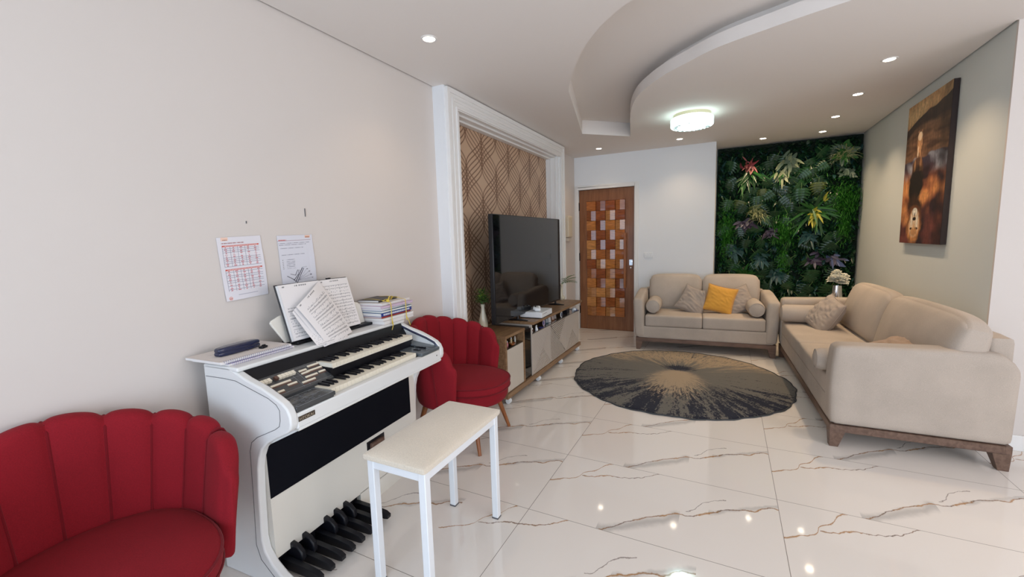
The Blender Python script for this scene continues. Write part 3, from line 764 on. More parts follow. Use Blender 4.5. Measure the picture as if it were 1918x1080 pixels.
# tied stack of music books: every book a thing
stk = [(.30, .215, .022, (.70, .62, .62), 'thick pale paper folder', 2), (.295, .21, .016, (.76, .72, .68), 'cream paper folder', -1), (.285, .20, .010, (.42, .045, .035), 'thin red book', 1),
       (.29, .205, .021, (.03, .06, .28), 'dark blue spiral book', 0), (.285, .205, .012, (.10, .22, .24), 'teal edged notebook', -1), (.29, .205, .015, (.58, .58, .78), 'lilac spiral book', 2),
       (.29, .21, .014, (.66, .52, .66), 'pinkish white booklet', -2), (.29, .205, .014, (.74, .70, .66), 'loose cream sheet bundle', 3), (.20, .15, .012, (.05, .045, .05), 'small black covered book', 6)]
z = .9365; stack_top = 0
rk = random.Random(11)
posn = ['lying at the very bottom of the tied stack on the organ', 'second from the bottom of the tied stack', 'between the cream folder and the dark blue book', 'with white spine holes in the middle of the tied stack', 'just above the dark blue spiral book in the stack', 'with white coil above the teal notebook in the stack', 'with red lower edge near the top of the stack', 'under the yellow bow on the stack', 'on the very top of the tied stack']
for i, (ly, lx, h, c_, nm, rz) in enumerate(stk):
    y0 = .875+rk.uniform(-.004, .006)+(.02 if i == 8 else 0); x0 = .005+rk.uniform(-.004, .004)
    t = thing('music_book' if i not in (3, 4, 5) else 'spiral_music_book', nm+' '+posn[i], 'book', on_org(x0, y0, z), 3.5+rz, 'books in the tied stack')
    cm = mat('book_cover_%d' % i, c_, .5)
    MB().box(.003, lx-.002, .003, ly-.003, .0015, h-.0015).build('pages', M_paper, t, smooth=False)
    b = MB().box(0, lx, 0, ly, h-.0015, h).box(0, lx, 0, ly, 0, .0015)
    if i in (2, 3, 8, 6): b.box(lx-.0015, lx, 0, ly, 0, h)
    b.build('cover', cm, t, smooth=False)
    if i in (3, 5):
        b = MB()
        for k in range(24): b.box(lx-.001, lx+.0012, .02+k*(ly-.04)/24, .02+k*(ly-.04)/24+.006, h*.25, h*.75)
        b.build('comb_binding', M_plastic_w, t, smooth=False)
    z += h+.0004
stack_top = z
rb = thing('yellow_ribbon', 'yellow ribbon tied in a bow round the stack of music books', 'ribbon', on_org(0, 0, 0), 3.5)
M_rib = mat('yellow_satin', (.80, .60, .08), .4)
def ribbon(pts, w, name, wdir=(0, 1, 0)):
    P = catmull(pts, 6); wd = Vector(wdir); vs = []; 
    for p in P: vs += [p-wd*w/2, p+wd*w/2]
    b = MB().add(vs, [(2*i, 2*i+1, 2*i+3, 2*i+2) for i in range(len(P)-1)])
    o = b.build(name, M_rib, rb); s = o.modifiers.new('s', 'SOLIDIFY'); s.thickness = .0008; return o
zt = stack_top-.011
for yv in (.945, 1.085):
    ribbon([(.228, yv, .93), (.227, yv, .99), (.225, yv, zt-.01), (.205, yv, zt+.002), (.10, yv, zt+.015), (.02, yv, zt+.012)], .007, 'strap')
ribbon([(.225, 1.085, .96), (.236, 1.092, .93), (.243, 1.10, .895)], .006, 'loose_end')
ribbon([(.226, .945, .965), (.238, .94, .93), (.240, .925, .90)], .006, 'loose_end')
for pts in ([(.20, .945, zt+.008), (.19, .98, zt+.03), (.175, 1.02, zt+.024), (.19, .99, zt+.010), (.20, .95, zt+.008)], [(.20, .945, zt+.008), (.21, .925, zt+.022), (.20, .905, zt+.012), (.20, .93, zt+.006)], [(.20, .95, zt+.01), (.18, 1.0, zt+.018), (.17, 1.05, zt+.016), (.175, 1.09, zt+.012)]):
    ribbon(pts, .010, 'bow_loop', (1, 0, .2))
MB().rbox((.203, .945, zt+.008), (.010, .010, .007), .006, 6).build('knot', M_rib, rb)

# ---------------------------------------------------------------- sheets taped to the wall
def sheet(label, cy, cz, w_, h_, colf, tilt, nx=120, ny=168):
    def pos(U, V):
        y = (U-.5)*w_; z_ = (V-.5)*h_
        t = radians(tilt); yy = y*cos(t)-z_*sin(t); zz = y*sin(t)+z_*cos(t)
        x = .0025+.006*np.clip(1-V*3, 0, 1)**2*np.sin(U*3+1)+.003*np.clip(U*6-5, 0, 1)*(1-V)+.0012*np.sin(V*9)*np.sin(U*5)
        return np.stack([x, yy, zz], -1)
    o = painted('wall_sheet', nx, ny, pos, colf, M_print, None, .0004)
    o.location = (XL+.001, cy, cz); return tag(o, label, 'paper sheet', 'sheets on the wall')
def sheet1(U, V):
    col = np.ones(U.shape+(3,))*np.array((.78, .76, .80))
    red = np.array(srgb(206, 92, 76)); dred = np.array(srgb(190, 80, 84)); gr = np.array(srgb(130, 130, 150))
    def R(x0, x1, y0, y1, c): col[(U > x0) & (U < x1) & (V > y0) & (V < y1)] = c
    R(.09, .24, .945, .995, np.array(srgb(240, 205, 185)))
    col[(U > .12) & (U < .21) & (np.abs(V-.955) < .006) & (np.sin(U*300) > -.4)] = np.array(srgb(150, 90, 80))
    col[(U > .09) & (U < .58) & (np.abs(V-.905) < .007) & (np.sin(U*230) > -.3)] = np.array(srgb(150, 70, 60))
    for (top_, n, hh) in ((.875, 11, .345), (.50, 12, .36)):
        R(.09, .93, top_-.026, top_, red)
        col[(U > .13) & (U < .88) & (np.abs(V-top_+.013) < .005) & (np.sin(U*190) > .2)] = np.array((.85, .8, .78))
        bot = top_-.026-(hh-.03)
        y = (V-bot)/(top_-.026-bot); x = (U-.09)/.84
        ins = (x > 0) & (x < 1) & (y > 0) & (y < 1)
        col[ins & ((np.abs((y*n) % 1-.5) > .43))] = gr
        col[ins & ((np.abs((x*5) % 1-.5) > .482))] = gr
        xr = (x*5) % 1; row = np.floor(y*n); cw_ = .12+.06*np.sin(row*2.3+np.floor(x*5)*1.7)
        col[ins & (np.abs(xr-.42) < cw_) & (np.abs((y*n) % 1-.5) < .2)] = dred
    R(.28, .75, .075, .082, gr*1.1)
    d = np.hypot((U-.1), (V-.035)*1.41); col[(d < .04) & (d > .025)] = np.array(srgb(225, 150, 130)); col[(np.abs(U-.1) < .02) & (np.abs(V-.035) < .006)] = np.array(srgb(170, 80, 70))
    return col
def seg(U, V, a, b_, w_):
    ax, ay = a; bx_, by = b_; dx, dy = bx_-ax, (by-ay)*1.41
    px, py = U-ax, (V-ay)*1.41; t = np.clip((px*dx+py*dy)/(dx*dx+dy*dy+1e-9), 0, 1)
    return np.hypot(px-t*dx, py-t*dy) < w_
def sheet2(U, V):
    col = np.ones(U.shape+(3,))*np.array((.72, .72, .78))
    col[(U > .78) & (U < .93) & (V > .945) & (V < .99)] = np.array(srgb(235, 195, 170))
    col[(np.abs(U-.85) < .06) & (np.abs(V-.955) < .006)] = np.array(srgb(150, 90, 80))
    col[(U < .95) & (np.abs(V-.905) < .003)] = np.array(srgb(150, 100, 110))
    col[(U > .02) & (U < .24) & (np.abs(V-.915) < .008) & (np.sin(U*190) > -.3)] = np.array(srgb(200, 90, 80))
    for v, a, c_ in ((.86, .02, .9), (.83, .02, .8), (.77, .05, .7), (.65, .05, .72)):
        col[(U > a) & (U < c_) & (np.abs(V-v) < .0055) & (np.sin(U*240+v*90) > -.2)] = np.array(srgb(120, 120, 135))
    for i in range(6):
        v = .56-.031*i
        col[(U > .18) & (U < .42) & (np.abs(V-v) < .0055) & (np.sin(U*260+i) > -.2)] = np.array(srgb(110, 110, 125)); col[(U > .07) & (U < .10) & (np.abs(V-v) < .006)] = .2
    bk2 = np.array(srgb(60, 60, 75)); gy = np.array(srgb(150, 150, 165))
    for a, b_, w_ in (((.15, .27), (.33, .19), .008), ((.25, .3), (.38, .27), .006), ((.38, .27), (.46, .36), .008), ((.33, .19), (.46, .28), .008), ((.46, .28), (.50, .36), .007), ((.36, .15), (.60, .39), .012), ((.40, .13), (.64, .38), .010), ((.30, .20), (.38, .15), .008)):
        col[seg(U, V, a, b_, w_)] = bk2
    for e in ((.72, .36), (.78, .31), (.82, .25), (.86, .19)):
        col[seg(U, V, (.46, .17), e, .004)] = gy
        col[(np.abs(U-e[0]-.02) < .02) & (np.abs(V-e[1]) < .006)] = bk2
    col[(U > .6) & (U < .74) & (np.abs(V-.405) < .005) & (np.sin(U*300) > 0)] = bk2
    return col
sheet('white sheet printed with two red-headed tables taped to the cream wall', 1.223, 1.323, .207, .295, sheet1, 3.0)
sheet('white sheet with a drawing of hands on keys, partly behind the open score', 1.513, 1.33, .208, .292, sheet2, 2.0)
# ================================================================ RED SHELL CHAIRS
def shell_chair(label, loc, rz):
    t = thing('shell_armchair', label, 'armchair', loc, rz, 'red shell armchairs')
    nc = 8; step = 23.0; wing = 22.5
    edges = [-nc*step/2-wing]+[-nc*step/2+i*step for i in range(nc+1)]+[nc*step/2+wing]
    def base(dl, z):
        """point on the inner shell line and its outward direction; dl = degrees from the middle of the back"""
        k = max(-.6, min(1, (z-.42)/.42)); rx = .243+.014*k; ry = .294+.064*k; k = max(0, k)
        a = radians(max(-90, min(90, dl)))
        x, y = -rx*cos(a), ry*sin(a); n = Vector((-cos(a)/rx, sin(a)/ry, 0)).normalized()
        ov = abs(dl)-90
        if ov > 0:
            x = radians(ov)*.36*(.80+.20*min(1, max(0, (z-.30)/.3))); y = math.copysign(ry-.10*(x/.17)**2*.10-.012*k*(x/.15)**2, dl)
        return Vector((x, y, 0)), n
    def ring(dl, s, wingpart):
        q = sqrt(max(0, 1-(2*s-1)**2)); top = .884-.00135*abs(dl)
        zt = top-.026*(1-q)
        if wingpart:
            e = (1-s) if dl > 0 else s           # 0 at the free edge
            zt = top-.012-.020*(1-min(1, e*2))**2-.026*(1-q)*(1 if e > .5 else 0)-.07*(1-sqrt(max(0, 1-(1-min(1, e*2.2))**2)))
        z0 = .305; rr_ = .030; out = []
        th_b, th_t = .044, .054+.006*q
        def thick(z): return th_b+(th_t-th_b)*max(0, min(1, (z-.32)/.5))
        zs = [z0+(zt-rr_-z0)*k/8 for k in range(9)]
        def P(z, off):
            p, n = base(dl, z); p = p+n*off; return (p.x, p.y, z)
        bulge = .016*q
        for z in zs: out.append(P(z, -bulge*min(1, max(0, (z-.40)/.08))))
        t0, t1 = -bulge, thick(zt-rr_)+.004*q
        for k in range(1, 6):
            a = pi-pi*k/6; z = zt-rr_+rr_*sin(a); p, n = base(dl, zt-rr_); p = p+n*((t0+t1)/2+(t1-t0)/2*cos(a)); out.append((p.x, p.y, z))
        out += [P(z, thick(z)+.006*q*min(1, max(0, (z-.45)/.2))) for z in zs[::-1]]
        out.append(P(z0-.006, th_b*.5))
        return out
    b = MB(); rings = []
    for i in range(len(edges)-1):
        wp = i in (0, len(edges)-2); K = 10
        for k in range(K+1):
            if k == K and i < len(edges)-2: continue
            s = k/K; dl = edges[i]+(edges[i+1]-edges[i])*s
            rings.append((dl, ring(dl, s, wp)))
    m = len(rings[0][1]); vs = [p for _, rg in rings for p in rg]; fs = []
    for i in range(len(rings)-1):
        for k in range(m): fs.append((i*m+k, i*m+(k+1) % m, (i+1)*m+(k+1) % m, (i+1)*m+k))
    for base_i, rg in ((0, rings[0][1]), ((len(rings)-1)*m, rings[-1][1])):      # rounded free ends
        prev = list(range(base_i, base_i+m)); cy = sum(p[1] for p in rg)/m
        for q_, off in ((.86, .014), (.55, .026), (.2, .031)):
            cur = []
            for x, y, z in rg:
                cur.append(len(vs)); vs.append((x+off, cy+(y-cy)*q_, z-(1-q_)*.09*max(0, (z-.45)/.3)))
            for k in range(m): fs.append((prev[k], prev[(k+1) % m], cur[(k+1) % m], cur[k]))
            prev = cur
        fs.append(tuple(prev))
    b.add(vs, fs).build('shell_back', M_red, t, sub=1, ang=80)
    b = MB()
    for e in edges[1:-1]:
        zt = .884-.00135*abs(e)-.026; pts = []
        for k in range(9):
            z = .43+(zt-.03-.43)*k/8; p, n = base(e, z); pts.append((p.x-n.x*.001, p.y-n.y*.001, z))
        for off, dz in ((.012, -.006), (.035, .001), (.050, -.008), (.060, -.03)):
            p, n = base(e, zt); p = p+n*off; pts.append((p.x, p.y, zt+dz))
        b.tube(pts, .0055, 8)
    b.build('channel_piping', M_redd, t)
    # smooth outer skirt seam beside each wing
    b = MB()
    for sg in (-1, 1):
        pts = []
        for k in range(7):
            z = .31+.36*k/6; p, n = base(sg*(nc*step/2+4), z); tt = .044+.017*max(0, min(1, (z-.32)/.5)); p = p+n*(tt+.002); pts.append((p.x, p.y, z))
        b.tube(pts, .004, 6)
    b.build('skirt_piping', M_redd, t)
    def outline(r, a):      # round seat, a little deeper to the front
        c_, s__ = cos(a), sin(a); k = r/.342      # squarish oval, deeper to the front
        x = math.copysign(abs(c_)**.86, c_)*(.385 if c_ > 0 else .27)*k; y = math.copysign(abs(s__)**.86, s__)*.284*k
        return x, y
    def disc(prof):
        b = MB(); n = 48; vs = []; fs = []
        for r, z in prof:
            for k in range(n):
                x, y = outline(r, 2*pi*k/n); vs.append((x, y, z))
        for j in range(len(prof)-1):
            for k in range(n): fs.append((j*n+k, j*n+(k+1) % n, (j+1)*n+(k+1) % n, (j+1)*n+k))
        fs.append(tuple((len(prof)-1)*n+k for k in range(n))); fs.append(tuple(range(n))[::-1])
        return b.add(vs, fs)
    disc([(.29, .300), (.312, .304), (.322, .325), (.328, .37), (.325, .393)]).build('seat_base', M_red, t)
    disc([(.325, .388), (.338, .395), (.342, .42), (.338, .442), (.318, .452), (.25, .463), (.15, .468), (.01, .470)]).build('seat', M_red, t)
    b = MB()
    for r, z in ((.340, .441), (.339, .392)):
        b.tube([(*outline(r, 2*pi*k/60), z) for k in range(60)], .0048, 6, closed=True)
    b.build('seat_piping', M_redd, t)
    for sx, sy in ((1, 1), (1, -1), (-1, 1), (-1, -1)):
        MB().tube([((.21 if sx > 0 else -.16), .17*sy, .30), ((.285 if sx > 0 else -.235), .24*sy, .0)], [.021, .0115], 14).build('leg', M_legw, t)
    return t
shell_chair('red velvet shell armchair behind the organ, beside the television cabinet', (-1.725, 2.475, 0), 3.5)
shell_chair('red velvet shell armchair in the near left corner of the picture', (-1.73, .482, 0), 0)

# ================================================================ ORGAN BENCH
t = thing('organ_bench', 'white metal bench with a cream suede seat in front of the organ', 'bench', (-1.150, 1.475, 0), 0.8)
for sx in (-1, 1):
    for sy in (-1, 1):
        x, y = sx*.130, sy*.278
        MB().box(x-.0165, x+.0165, y-.0165, y+.0165, .006, .547).build('leg', M_steel_w, t, bevel=.003)
        MB().box(x-.0172, x+.0172, y-.0172, y+.0172, 0, .007).build('foot_cap', M_gap, t)
MB().box(-.143, .143, -.291, .291, .507, .547).build('seat_frame', M_steel_w, t, bevel=.003)
def dome(v, q):
    if q[2] > 0: v.z += .028*(1-q[0]**2)**.8*(1-q[1]**4)
    return v
MB().rbox((0, 0, .560), (.157, .308, .014), .009, 14, fn=dome).build('seat_pad', M_bench, t)
b = MB()
# ================================================================ TV CABINET
RX0, RX1 = -2.06, -1.65
t = rack = thing('tv_cabinet', 'low walnut television cabinet on white casters with patterned slatted doors', 'cabinet', (0, 0, 0))
rack.location = (-1.855, 4.09, 0); OX, OY = 1.855, -4.09
class RB(MB):
    pass
def rbuild(b, name, m, parent=rack, **kw):
    off = (0, 0, 0) if parent is not rack else (1.855, -4.09, 0)
    b.v = [(x+1.855, y-4.09, z) for x, y, z in b.v]
    return b.build(name, m, parent, **kw)
rbuild(MB().box(RX0, RX1+.012, 3.075, 5.09, .055, .10), 'bottom_board', M_rackw, bevel=.002, smooth=False)
rbuild(MB().box(RX0, RX1+.004, 3.075, 3.46, .582, .606), 'side_unit_top', M_rackw, bevel=.002, smooth=False)
rbuild(MB().box(RX0, RX1+.03, 3.60, 5.11, .606, .631), 'top_board', M_rackw, bevel=.002, smooth=False)
rbuild(MB().box(RX0, RX1-.02, 3.46, 3.60, .575, .590), 'glass_top', M_tvb, bevel=.001, smooth=False)
rbuild(MB().box(RX0, RX1, 3.075, 3.105, .10, .582), 'side_panel', M_rackw, bevel=.001, smooth=False)
rbuild(MB().box(RX0, RX1, 3.432, 3.46, .10, .582), 'side_panel', M_rackw, bevel=.001, smooth=False)
rbuild(MB().box(RX0, RX0+.01, 3.1, 5.07, .10, .606), 'back_panel', M_rackw, smooth=False)
rbuild(MB().box(RX0, RX1-.01, 3.105, 3.432, .478, .49), 'shelf', M_mirror, smooth=False)
rbuild(MB().box(RX1-.02, RX1-.004, 3.108, 3.43, .104, .478), 'cream_door', M_offw, bevel=.0015, smooth=False)
rbuild(MB().box(RX1-.03, RX1-.012, 3.462, 3.625, .10, .575), 'smoked_mirror_panel', M_mirror, smooth=False)
rbuild(MB().box(RX0, RX1-.005, 3.625, 3.64, .10, .606), 'divider', M_slat, smooth=False)
rbuild(MB().box(RX0, RX1-.005, 5.05, 5.07, .10, .52), 'side_panel', M_slat, smooth=False)
rbuild(MB().box(RX0, RX0+.22, 5.05, 5.07, .52, .606), 'side_panel', M_rackw, smooth=False)
rbuild(MB().box(RX0, RX1-.003, 3.64, 5.05, .505, .513), 'display_shelf', mat('smoked_glass_shelf', (.16, .14, .12), .06, coat=1), smooth=False)
def clip_poly(poly, n, d):      # keep n.p <= d
    out = []
    for i in range(len(poly)):
        a, c_ = poly[i], poly[(i+1) % len(poly)]
        da, dc = n[0]*a[0]+n[1]*a[1]-d, n[0]*c_[0]+n[1]*c_[1]-d
        if da <= 0: out.append(a)
        if da*dc < 0:
            s = da/(da-dc); out.append((a[0]+(c_[0]-a[0])*s, a[1]+(c_[1]-a[1])*s))
    return out
def slat_door(y0, y1, pat):
    z0, z1 = .104, .503; W_, H_ = y1-y0, z1-z0
    dd = MB().box(RX1-.022, RX1-.010, y0+.002, y1-.002, z0, z1); d_ = rbuild(dd, 'patterned_door', M_slatb, bevel=.001, smooth=False)
    b = MB()
    for tri, ang, pitch, wd in pat:
        P = [(y0+.004+(W_-.008)*a, z0+.004+(H_-.008)*c_) for a, c_ in tri]
        n = (cos(radians(ang+90)), sin(radians(ang+90)))
        ds = [n[0]*p[0]+n[1]*p[1] for p in P]
        k = math.floor(min(ds)/pitch)
        while k*pitch < max(ds):
            q = clip_poly(P, n, k*pitch+wd); q = clip_poly(q, (-n[0], -n[1]), -k*pitch) if len(q) > 2 else q
            if len(q) > 2:
                m = len(q); vs = [(RX1-.011, a, c_) for a, c_ in q]+[(RX1-.004, a, c_) for a, c_ in q]
                b.add(vs, [tuple(range(m))[::-1], tuple(range(m, 2*m))]+[(i, (i+1) % m, (i+1) % m+m, i+m) for i in range(m)])
            k += 1
    for a0, a1, c0, c1 in ((y0+.001, y0+.007, z0, z1), (y1-.007, y1-.001, z0, z1), (y0, y1, z0, z0+.006), (y0, y1, z1-.006, z1)):
        b.box(RX1-.011, RX1-.003, a0, a1, c0, c1)
    b.v = [(x+1.855, y-4.09, z) for x, y, z in b.v]
    b.build('slat_relief', M_slat, d_, smooth=False)
slat_door(3.642, 4.105, [([(0, 0), (0, 1), (1, 1), (.55, .5)], 60, .017, .011), ([(0, 0), (.55, .52), (1, .02), (1, 0)], 18, .022, .013), ([(1, .03), (.55, .52), (1, 1)], 88, .012, .009)])
slat_door(4.107, 4.575, [([(0, 0), (0, 1), (1, 0)], -50, .022, .012), ([(.03, 1), (1, 1), (.55, .45)], 6, .021, .012), ([(1, .98), (1, .03), (.56, .45)], 88, .010, .008)])
slat_door(4.577, 5.05, [([(0, 0), (0, 1), (1, 1), (.5, .5)], 60, .011, .0085), ([(.0, 0), (.5, .52), (1, .02), (1, 0)], 18, .024, .013), ([(1, .03), (.52, .52), (1, 1)], 88, .011, .009)])
for y in (3.13, 3.78, 4.42, 5.02):
    for x in (RX1-.012, RX0+.06):
        b = MB()
        for dx in (-.012, .012): b.lathe([(.005, -.008), (.021, -.008), (.024, -.004), (.024, .004), (.021, .008), (.005, .008)], (x, y+dx, .0245), 20, 'y')
        b.lathe([(.017, .030), (.019, .036), (.019, .055)], (x, y, 0), 16)
        rbuild(b, 'caster', M_plastic_w)

# ---------------------------------------------------------------- television
TVX = -1.785
tv = thing('television', 'large flat black television standing on the walnut cabinet', 'television', (TVX, 3.97, .631))
y0, y1, z0, z1 = 3.165-3.97, 4.785-3.97, .048, 1.010
MB().box(-.045, -.003, y0, y1, z0, z1).box(-.075, -.04, y0+.35, y1-.35, z0+.08, z0+.5).build('cabinet_shell', M_tvb, tv, bevel=.004)
MB().box(-.004, .0005, y0+.008, y1-.008, z0+.014, z1-.008).build('screen', M_tv, tv, smooth=False)
for yy in (3.64-3.97, 4.66-3.97):
    MB().prism([(-.15, 0), (-.15, .008), (-.03, .018), (-.03, .06), (-.015, .06), (-.012, .018), (.085, .010), (.085, 0)], yy-.012, yy+.012).build('stand_foot', M_tvb, tv, bevel=.003)
# ---------------------------------------------------------------- game console, pad
gcn = thing('game_console', 'white game console lying on the television cabinet', 'game console', (-1.735, 3.93, .6315), 2)
MB().box(-.118, .118, -.15, .15, .008, .062).build('casing', M_plastic_w, gcn, bevel=.003)
MB().box(-.112, .112, -.144, .144, 0, .008).build('base', M_black, gcn)
MB().box(.1178, .1188, -.12, -.005, .040, .043).build('disc_slot', M_black, gcn)
gp = thing('game_controller', 'white game controller resting on the white console', 'controller', (-1.725, 3.90, .6945), 25)
b = MB().rbox((0, 0, .022), (.032, .055, .016), .015, 10)
b.rbox((.028, -.052, .018), (.034, .020, .018), .017, 8, T=Matrix.Rotation(radians(-14), 4, 'Z')).rbox((.028, .052, .018), (.034, .020, .018), .017, 8, T=Matrix.Rotation(radians(14), 4, 'Z'))
b.build('grip_shell', M_plastic_w, gp)
for yy in (-.025, .022): MB().lathe([(.0065, 0), (.006, .006), (.009, .008), (.008, .011), (.0001, .011)], (-.004, yy, .036), 12).build('thumbstick', M_black, gp)
# ---------------------------------------------------------------- items on the display shelf
def small(name, label, cat, x, y, z, rz=0, g=None): return thing(name, label, cat, (x, y, z), rz, g)
SZ = .5135
s = small('round_plaque', 'round white-rimmed plaque on the open shelf under the television', 'plaque', -1.675, 4.50, SZ)
MB().lathe([(.0001, .006), (.030, .006), (.033, .005), (.034, 0), (.0001, 0)], (0, 0, .034), 28, 'x').build('rim', M_plastic_w, s)
MB().lathe([(.0001, .0075), (.024, .0075), (.025, .006)], (0, 0, .034), 24, 'x').build('dark_disc', mat('badge_dark', (.03, .045, .10), .4), s)
s = small('toy_cap', 'small white and navy cap-shaped ornament at the far end of the shelf', 'ornament', -1.68, 4.97, SZ)
MB().lathe([(.030, 0), (.031, .012), (.026, .028), (.012, .040), (.0001, .043)], n=18).build('crown', M_plastic_w, s)
MB().rbox((.03, -.008, .006), (.03, .026, .004), .004, 6).build('peak', M_navy, s)
MB().box(.0295, .0325, -.008, .010, .010, .026).build('emblem', mat('emblem_blue', (.08, .11, .4), .5), s)
s = small('carved_ornament', 'white and brown carved ornament at the near end of the shelf', 'ornament', -1.675, 3.67, SZ)
MB().rbox((0, 0, .024), (.012, .016, .024), .011, 8).build('body', M_plastic_w, s)
MB().lathe([(.0001, .005), (.011, .004), (.012, 0)], (.011, .002, .022), 12, 'x').build('brown_rosette', M_brown, s)
s = small('small_figurine', 'small white figurine beside the carved ornament', 'figurine', -1.675, 3.79, SZ)
MB().lathe([(.016, 0), (.013, .015), (.007, .034), (.0001, .037)], n=14).lathe([(.0001, 0), (.006, .004), (.0075, .010), (.005, .016), (.0001, .018)], (0, 0, .035), 12).build('body', M_plastic_w, s)
for sy in (-1, 1): MB().rbox((-.003, sy*.014, .028), (.002, .011, .014), .002, 5, T=Matrix.Rotation(sy*.3, 4, 'X')).build('wing', M_plastic_w, s)
s = small('framed_plate', 'small purple and white plate propped on the open shelf', 'plate', -1.69, 4.0, SZ)
MB().lathe([(.0001, .004), (.022, .004), (.033, .008), (.034, .006), (.024, 0), (.0001, 0)], (0, 0, .033), 26, 'x').build('plate_rim', mat('plate_lilac', (.50, .42, .52), .3), s)
MB().lathe([(.0001, .0055), (.017, .0052), (.018, .004)], (0, 0, .033), 20, 'x').build('plate_centre', mat('plate_blue', (.10, .10, .30), .3), s)
s = small('blue_saucer', 'flat blue saucer lying on the glass shelf before the plate', 'saucer', -1.672, 3.90, SZ)
MB().lathe([(.0001, .002), (.015, .002), (.026, .007), (.027, .005), (.016, 0), (.0001, 0)], n=24).build('dish', mat('saucer_blue', (.05, .06, .26), .3), s)
for i, (y, c_, lab) in enumerate(((4.13, (.04, .10, .14), 'small dark teal picture frame on the shelf'), (4.20, (.62, .62, .62), 'small white picture frame on the shelf'), (4.30, (.22, .09, .04), 'small reddish brown picture frame on the shelf'), (4.37, (.05, .035, .03), 'small dark brown picture frame beside the round plaque'))):
    s = small('picture_frame', lab, 'picture frame', -1.70, y, SZ+.001, -25, 'frames on the shelf')
    T = Matrix.Rotation(radians(-10), 4, 'Y')
    MB().box(-.003, .003, -.022, .022, 0, .058, T=T).build('frame', mat('frame_%d' % i, c_, .4), s, bevel=.001)
    MB().box(.0028, .0036, -.015, .015, .009, .049, T=T).build('picture', mat('frame_pic_%d' % i, tuple(.3+.5*q for q in c_), .5), s)
s = small('small_black_box', 'small black box at the far part of the shelf by the cap ornament', 'box', -1.72, 4.78, SZ)
MB().box(-.03, .03, -.045, .045, 0, .058).build('box_body', M_black, s, bevel=.002)
MB().box(-.03, .0305, -.0455, .0455, .045, .047).build('lid_seam', M_gap, s)
# items in the side unit cubby
rg = random.Random(9)
for i, (y, x, r, h, c_, lab) in enumerate(((3.15, -1.71, .011, .060, (.22, .015, .02), 'small dark red bottle in the cubby of the side unit'), (3.185, -1.69, .009, .050, (.6, .22, .25), 'slim pink bottle in the cubby'), (3.225, -1.72, .013, .045, (.05, .02, .02), 'short black bottle in the cubby'),
                          (3.27, -1.695, .010, .065, (.60, .5, .3), 'tall pale gold bottle in the cubby'), (3.31, -1.72, .012, .052, (.30, .10, .04), 'amber bottle in the cubby'), (3.355, -1.70, .009, .058, (.55, .55, .5), 'clear grey bottle at the right of the cubby'))):
    s = small('small_bottle', lab, 'bottle', x, y, .4905, 0, 'bottles in the cabinet cubby')
    MB().lathe([(r*.9, 0), (r, .003), (r, h*.62), (r*.5, h*.72), (r*.4, h*.75)], n=14).build('bottle_body', mat('bottle_%d' % i, c_, .15), s)
    MB().lathe([(r*.55, h*.74), (r*.55, h), (.0001, h)], n=12).build('cap', M_chrome if i % 2 else M_black, s)
s = small('wooden_bowl', 'small orange-brown wooden bowl among the bottles in the cubby', 'bowl', -1.675, 3.25, .4905)
MB().lathe([(.012, 0), (.026, .010), (.032, .022), (.029, .022), (.022, .012), (.0001, .006)], n=22).build('bowl_body', M_legw, s)

# ---------------------------------------------------------------- vases on the cabinet
def leaf_into(b, base, dirv, ln, wd, droop=.3, side=None, mi=0, nseg=4):
    """curved tapering blade"""
    d = Vector(dirv).normalized(); sd = Vector(side) if side else d.cross(Vector((0, 0, 1)))
    if sd.length < 1e-3: sd = Vector((0, 1, 0))
    sd.normalize(); nrm_ = sd.cross(d); p = Vector(base); vs = []
    for i in range(nseg+1):
        s_ = i/nseg; w_ = wd*sin(pi*min(.97, .08+s_*.9))**.8
        c_ = p+d*ln*s_+Vector((0, 0, -droop*ln*s_*s_))
        vs += [c_-sd*w_/2, c_+nrm_*w_*.12, c_+sd*w_/2]
    fs = []
    for i in range(nseg):
        a = i*3; fs += [(a, a+1, a+4, a+3), (a+1, a+2, a+5, a+4)]
    b.add(vs, fs, mi)
M_gr = mat('leaf_green', (.05, .16, .03), .5, var=.4, vscale=30); M_gr2 = mat('leaf_lime', (.28, .42, .06), .5, var=.3, vscale=30)
v1 = thing('bud_vase', 'cream ceramic bud vase with green sprigs behind the red armchair', 'vase', (-1.955, 3.235, .607))
MB().lathe([(.030, 0), (.036, .008), (.042, .05), (.040, .09), (.028, .14), (.018, .18), (.0165, .21), (.021, .238), (.018, .238), (.013, .21), (.012, .15)], n=32).build('vase_body', M_vase, v1)
b = MB(); rg = random.Random(2)
for i in range(230):
    a = rg.uniform(0, 2*pi); el = rg.uniform(.1, 1.5); r = rg.uniform(.02, .085)
    p = Vector((cos(a)*cos(el)*r, sin(a)*cos(el)*r*1.15, .245+sin(el)*r*1.7))
    leaf_into(b, p, (cos(a)*.8, sin(a)*.8, rg.uniform(.1, 1)), .024, .014, .2, mi=0 if rg.random() < .75 else 1)
for i in range(6):
    a = i*1.05; b.tube([(0, 0, .2), (cos(a)*.02, sin(a)*.02, .27), (cos(a)*.045, sin(a)*.05, .33)], .001, 5)
b.build('sprigs', [M_gr, M_gr2], v1)
v2 = thing('curved_vase', 'cream swan-necked vase with fern sprigs at the far end of the cabinet', 'vase', (-1.875, 5.065, .636))
b = MB().tube(catmull([(0, .03, .03), (0, .01, .022), (0, -.02, .03), (0, -.028, .07), (0, -.012, .12), (0, .004, .16), (0, -.006, .20)], 5), [.020, .026, .031, .034, .036, .036, .036, .036, .035, .033, .031, .029, .027, .025, .024, .022, .021, .020, .019, .018, .017, .016, .0155, .015, .015, .015, .0155, .016, .017, .018, .019][:31], 18)
b.build('vase_body', M_vase, v2)
b = MB(); rg = random.Random(4)
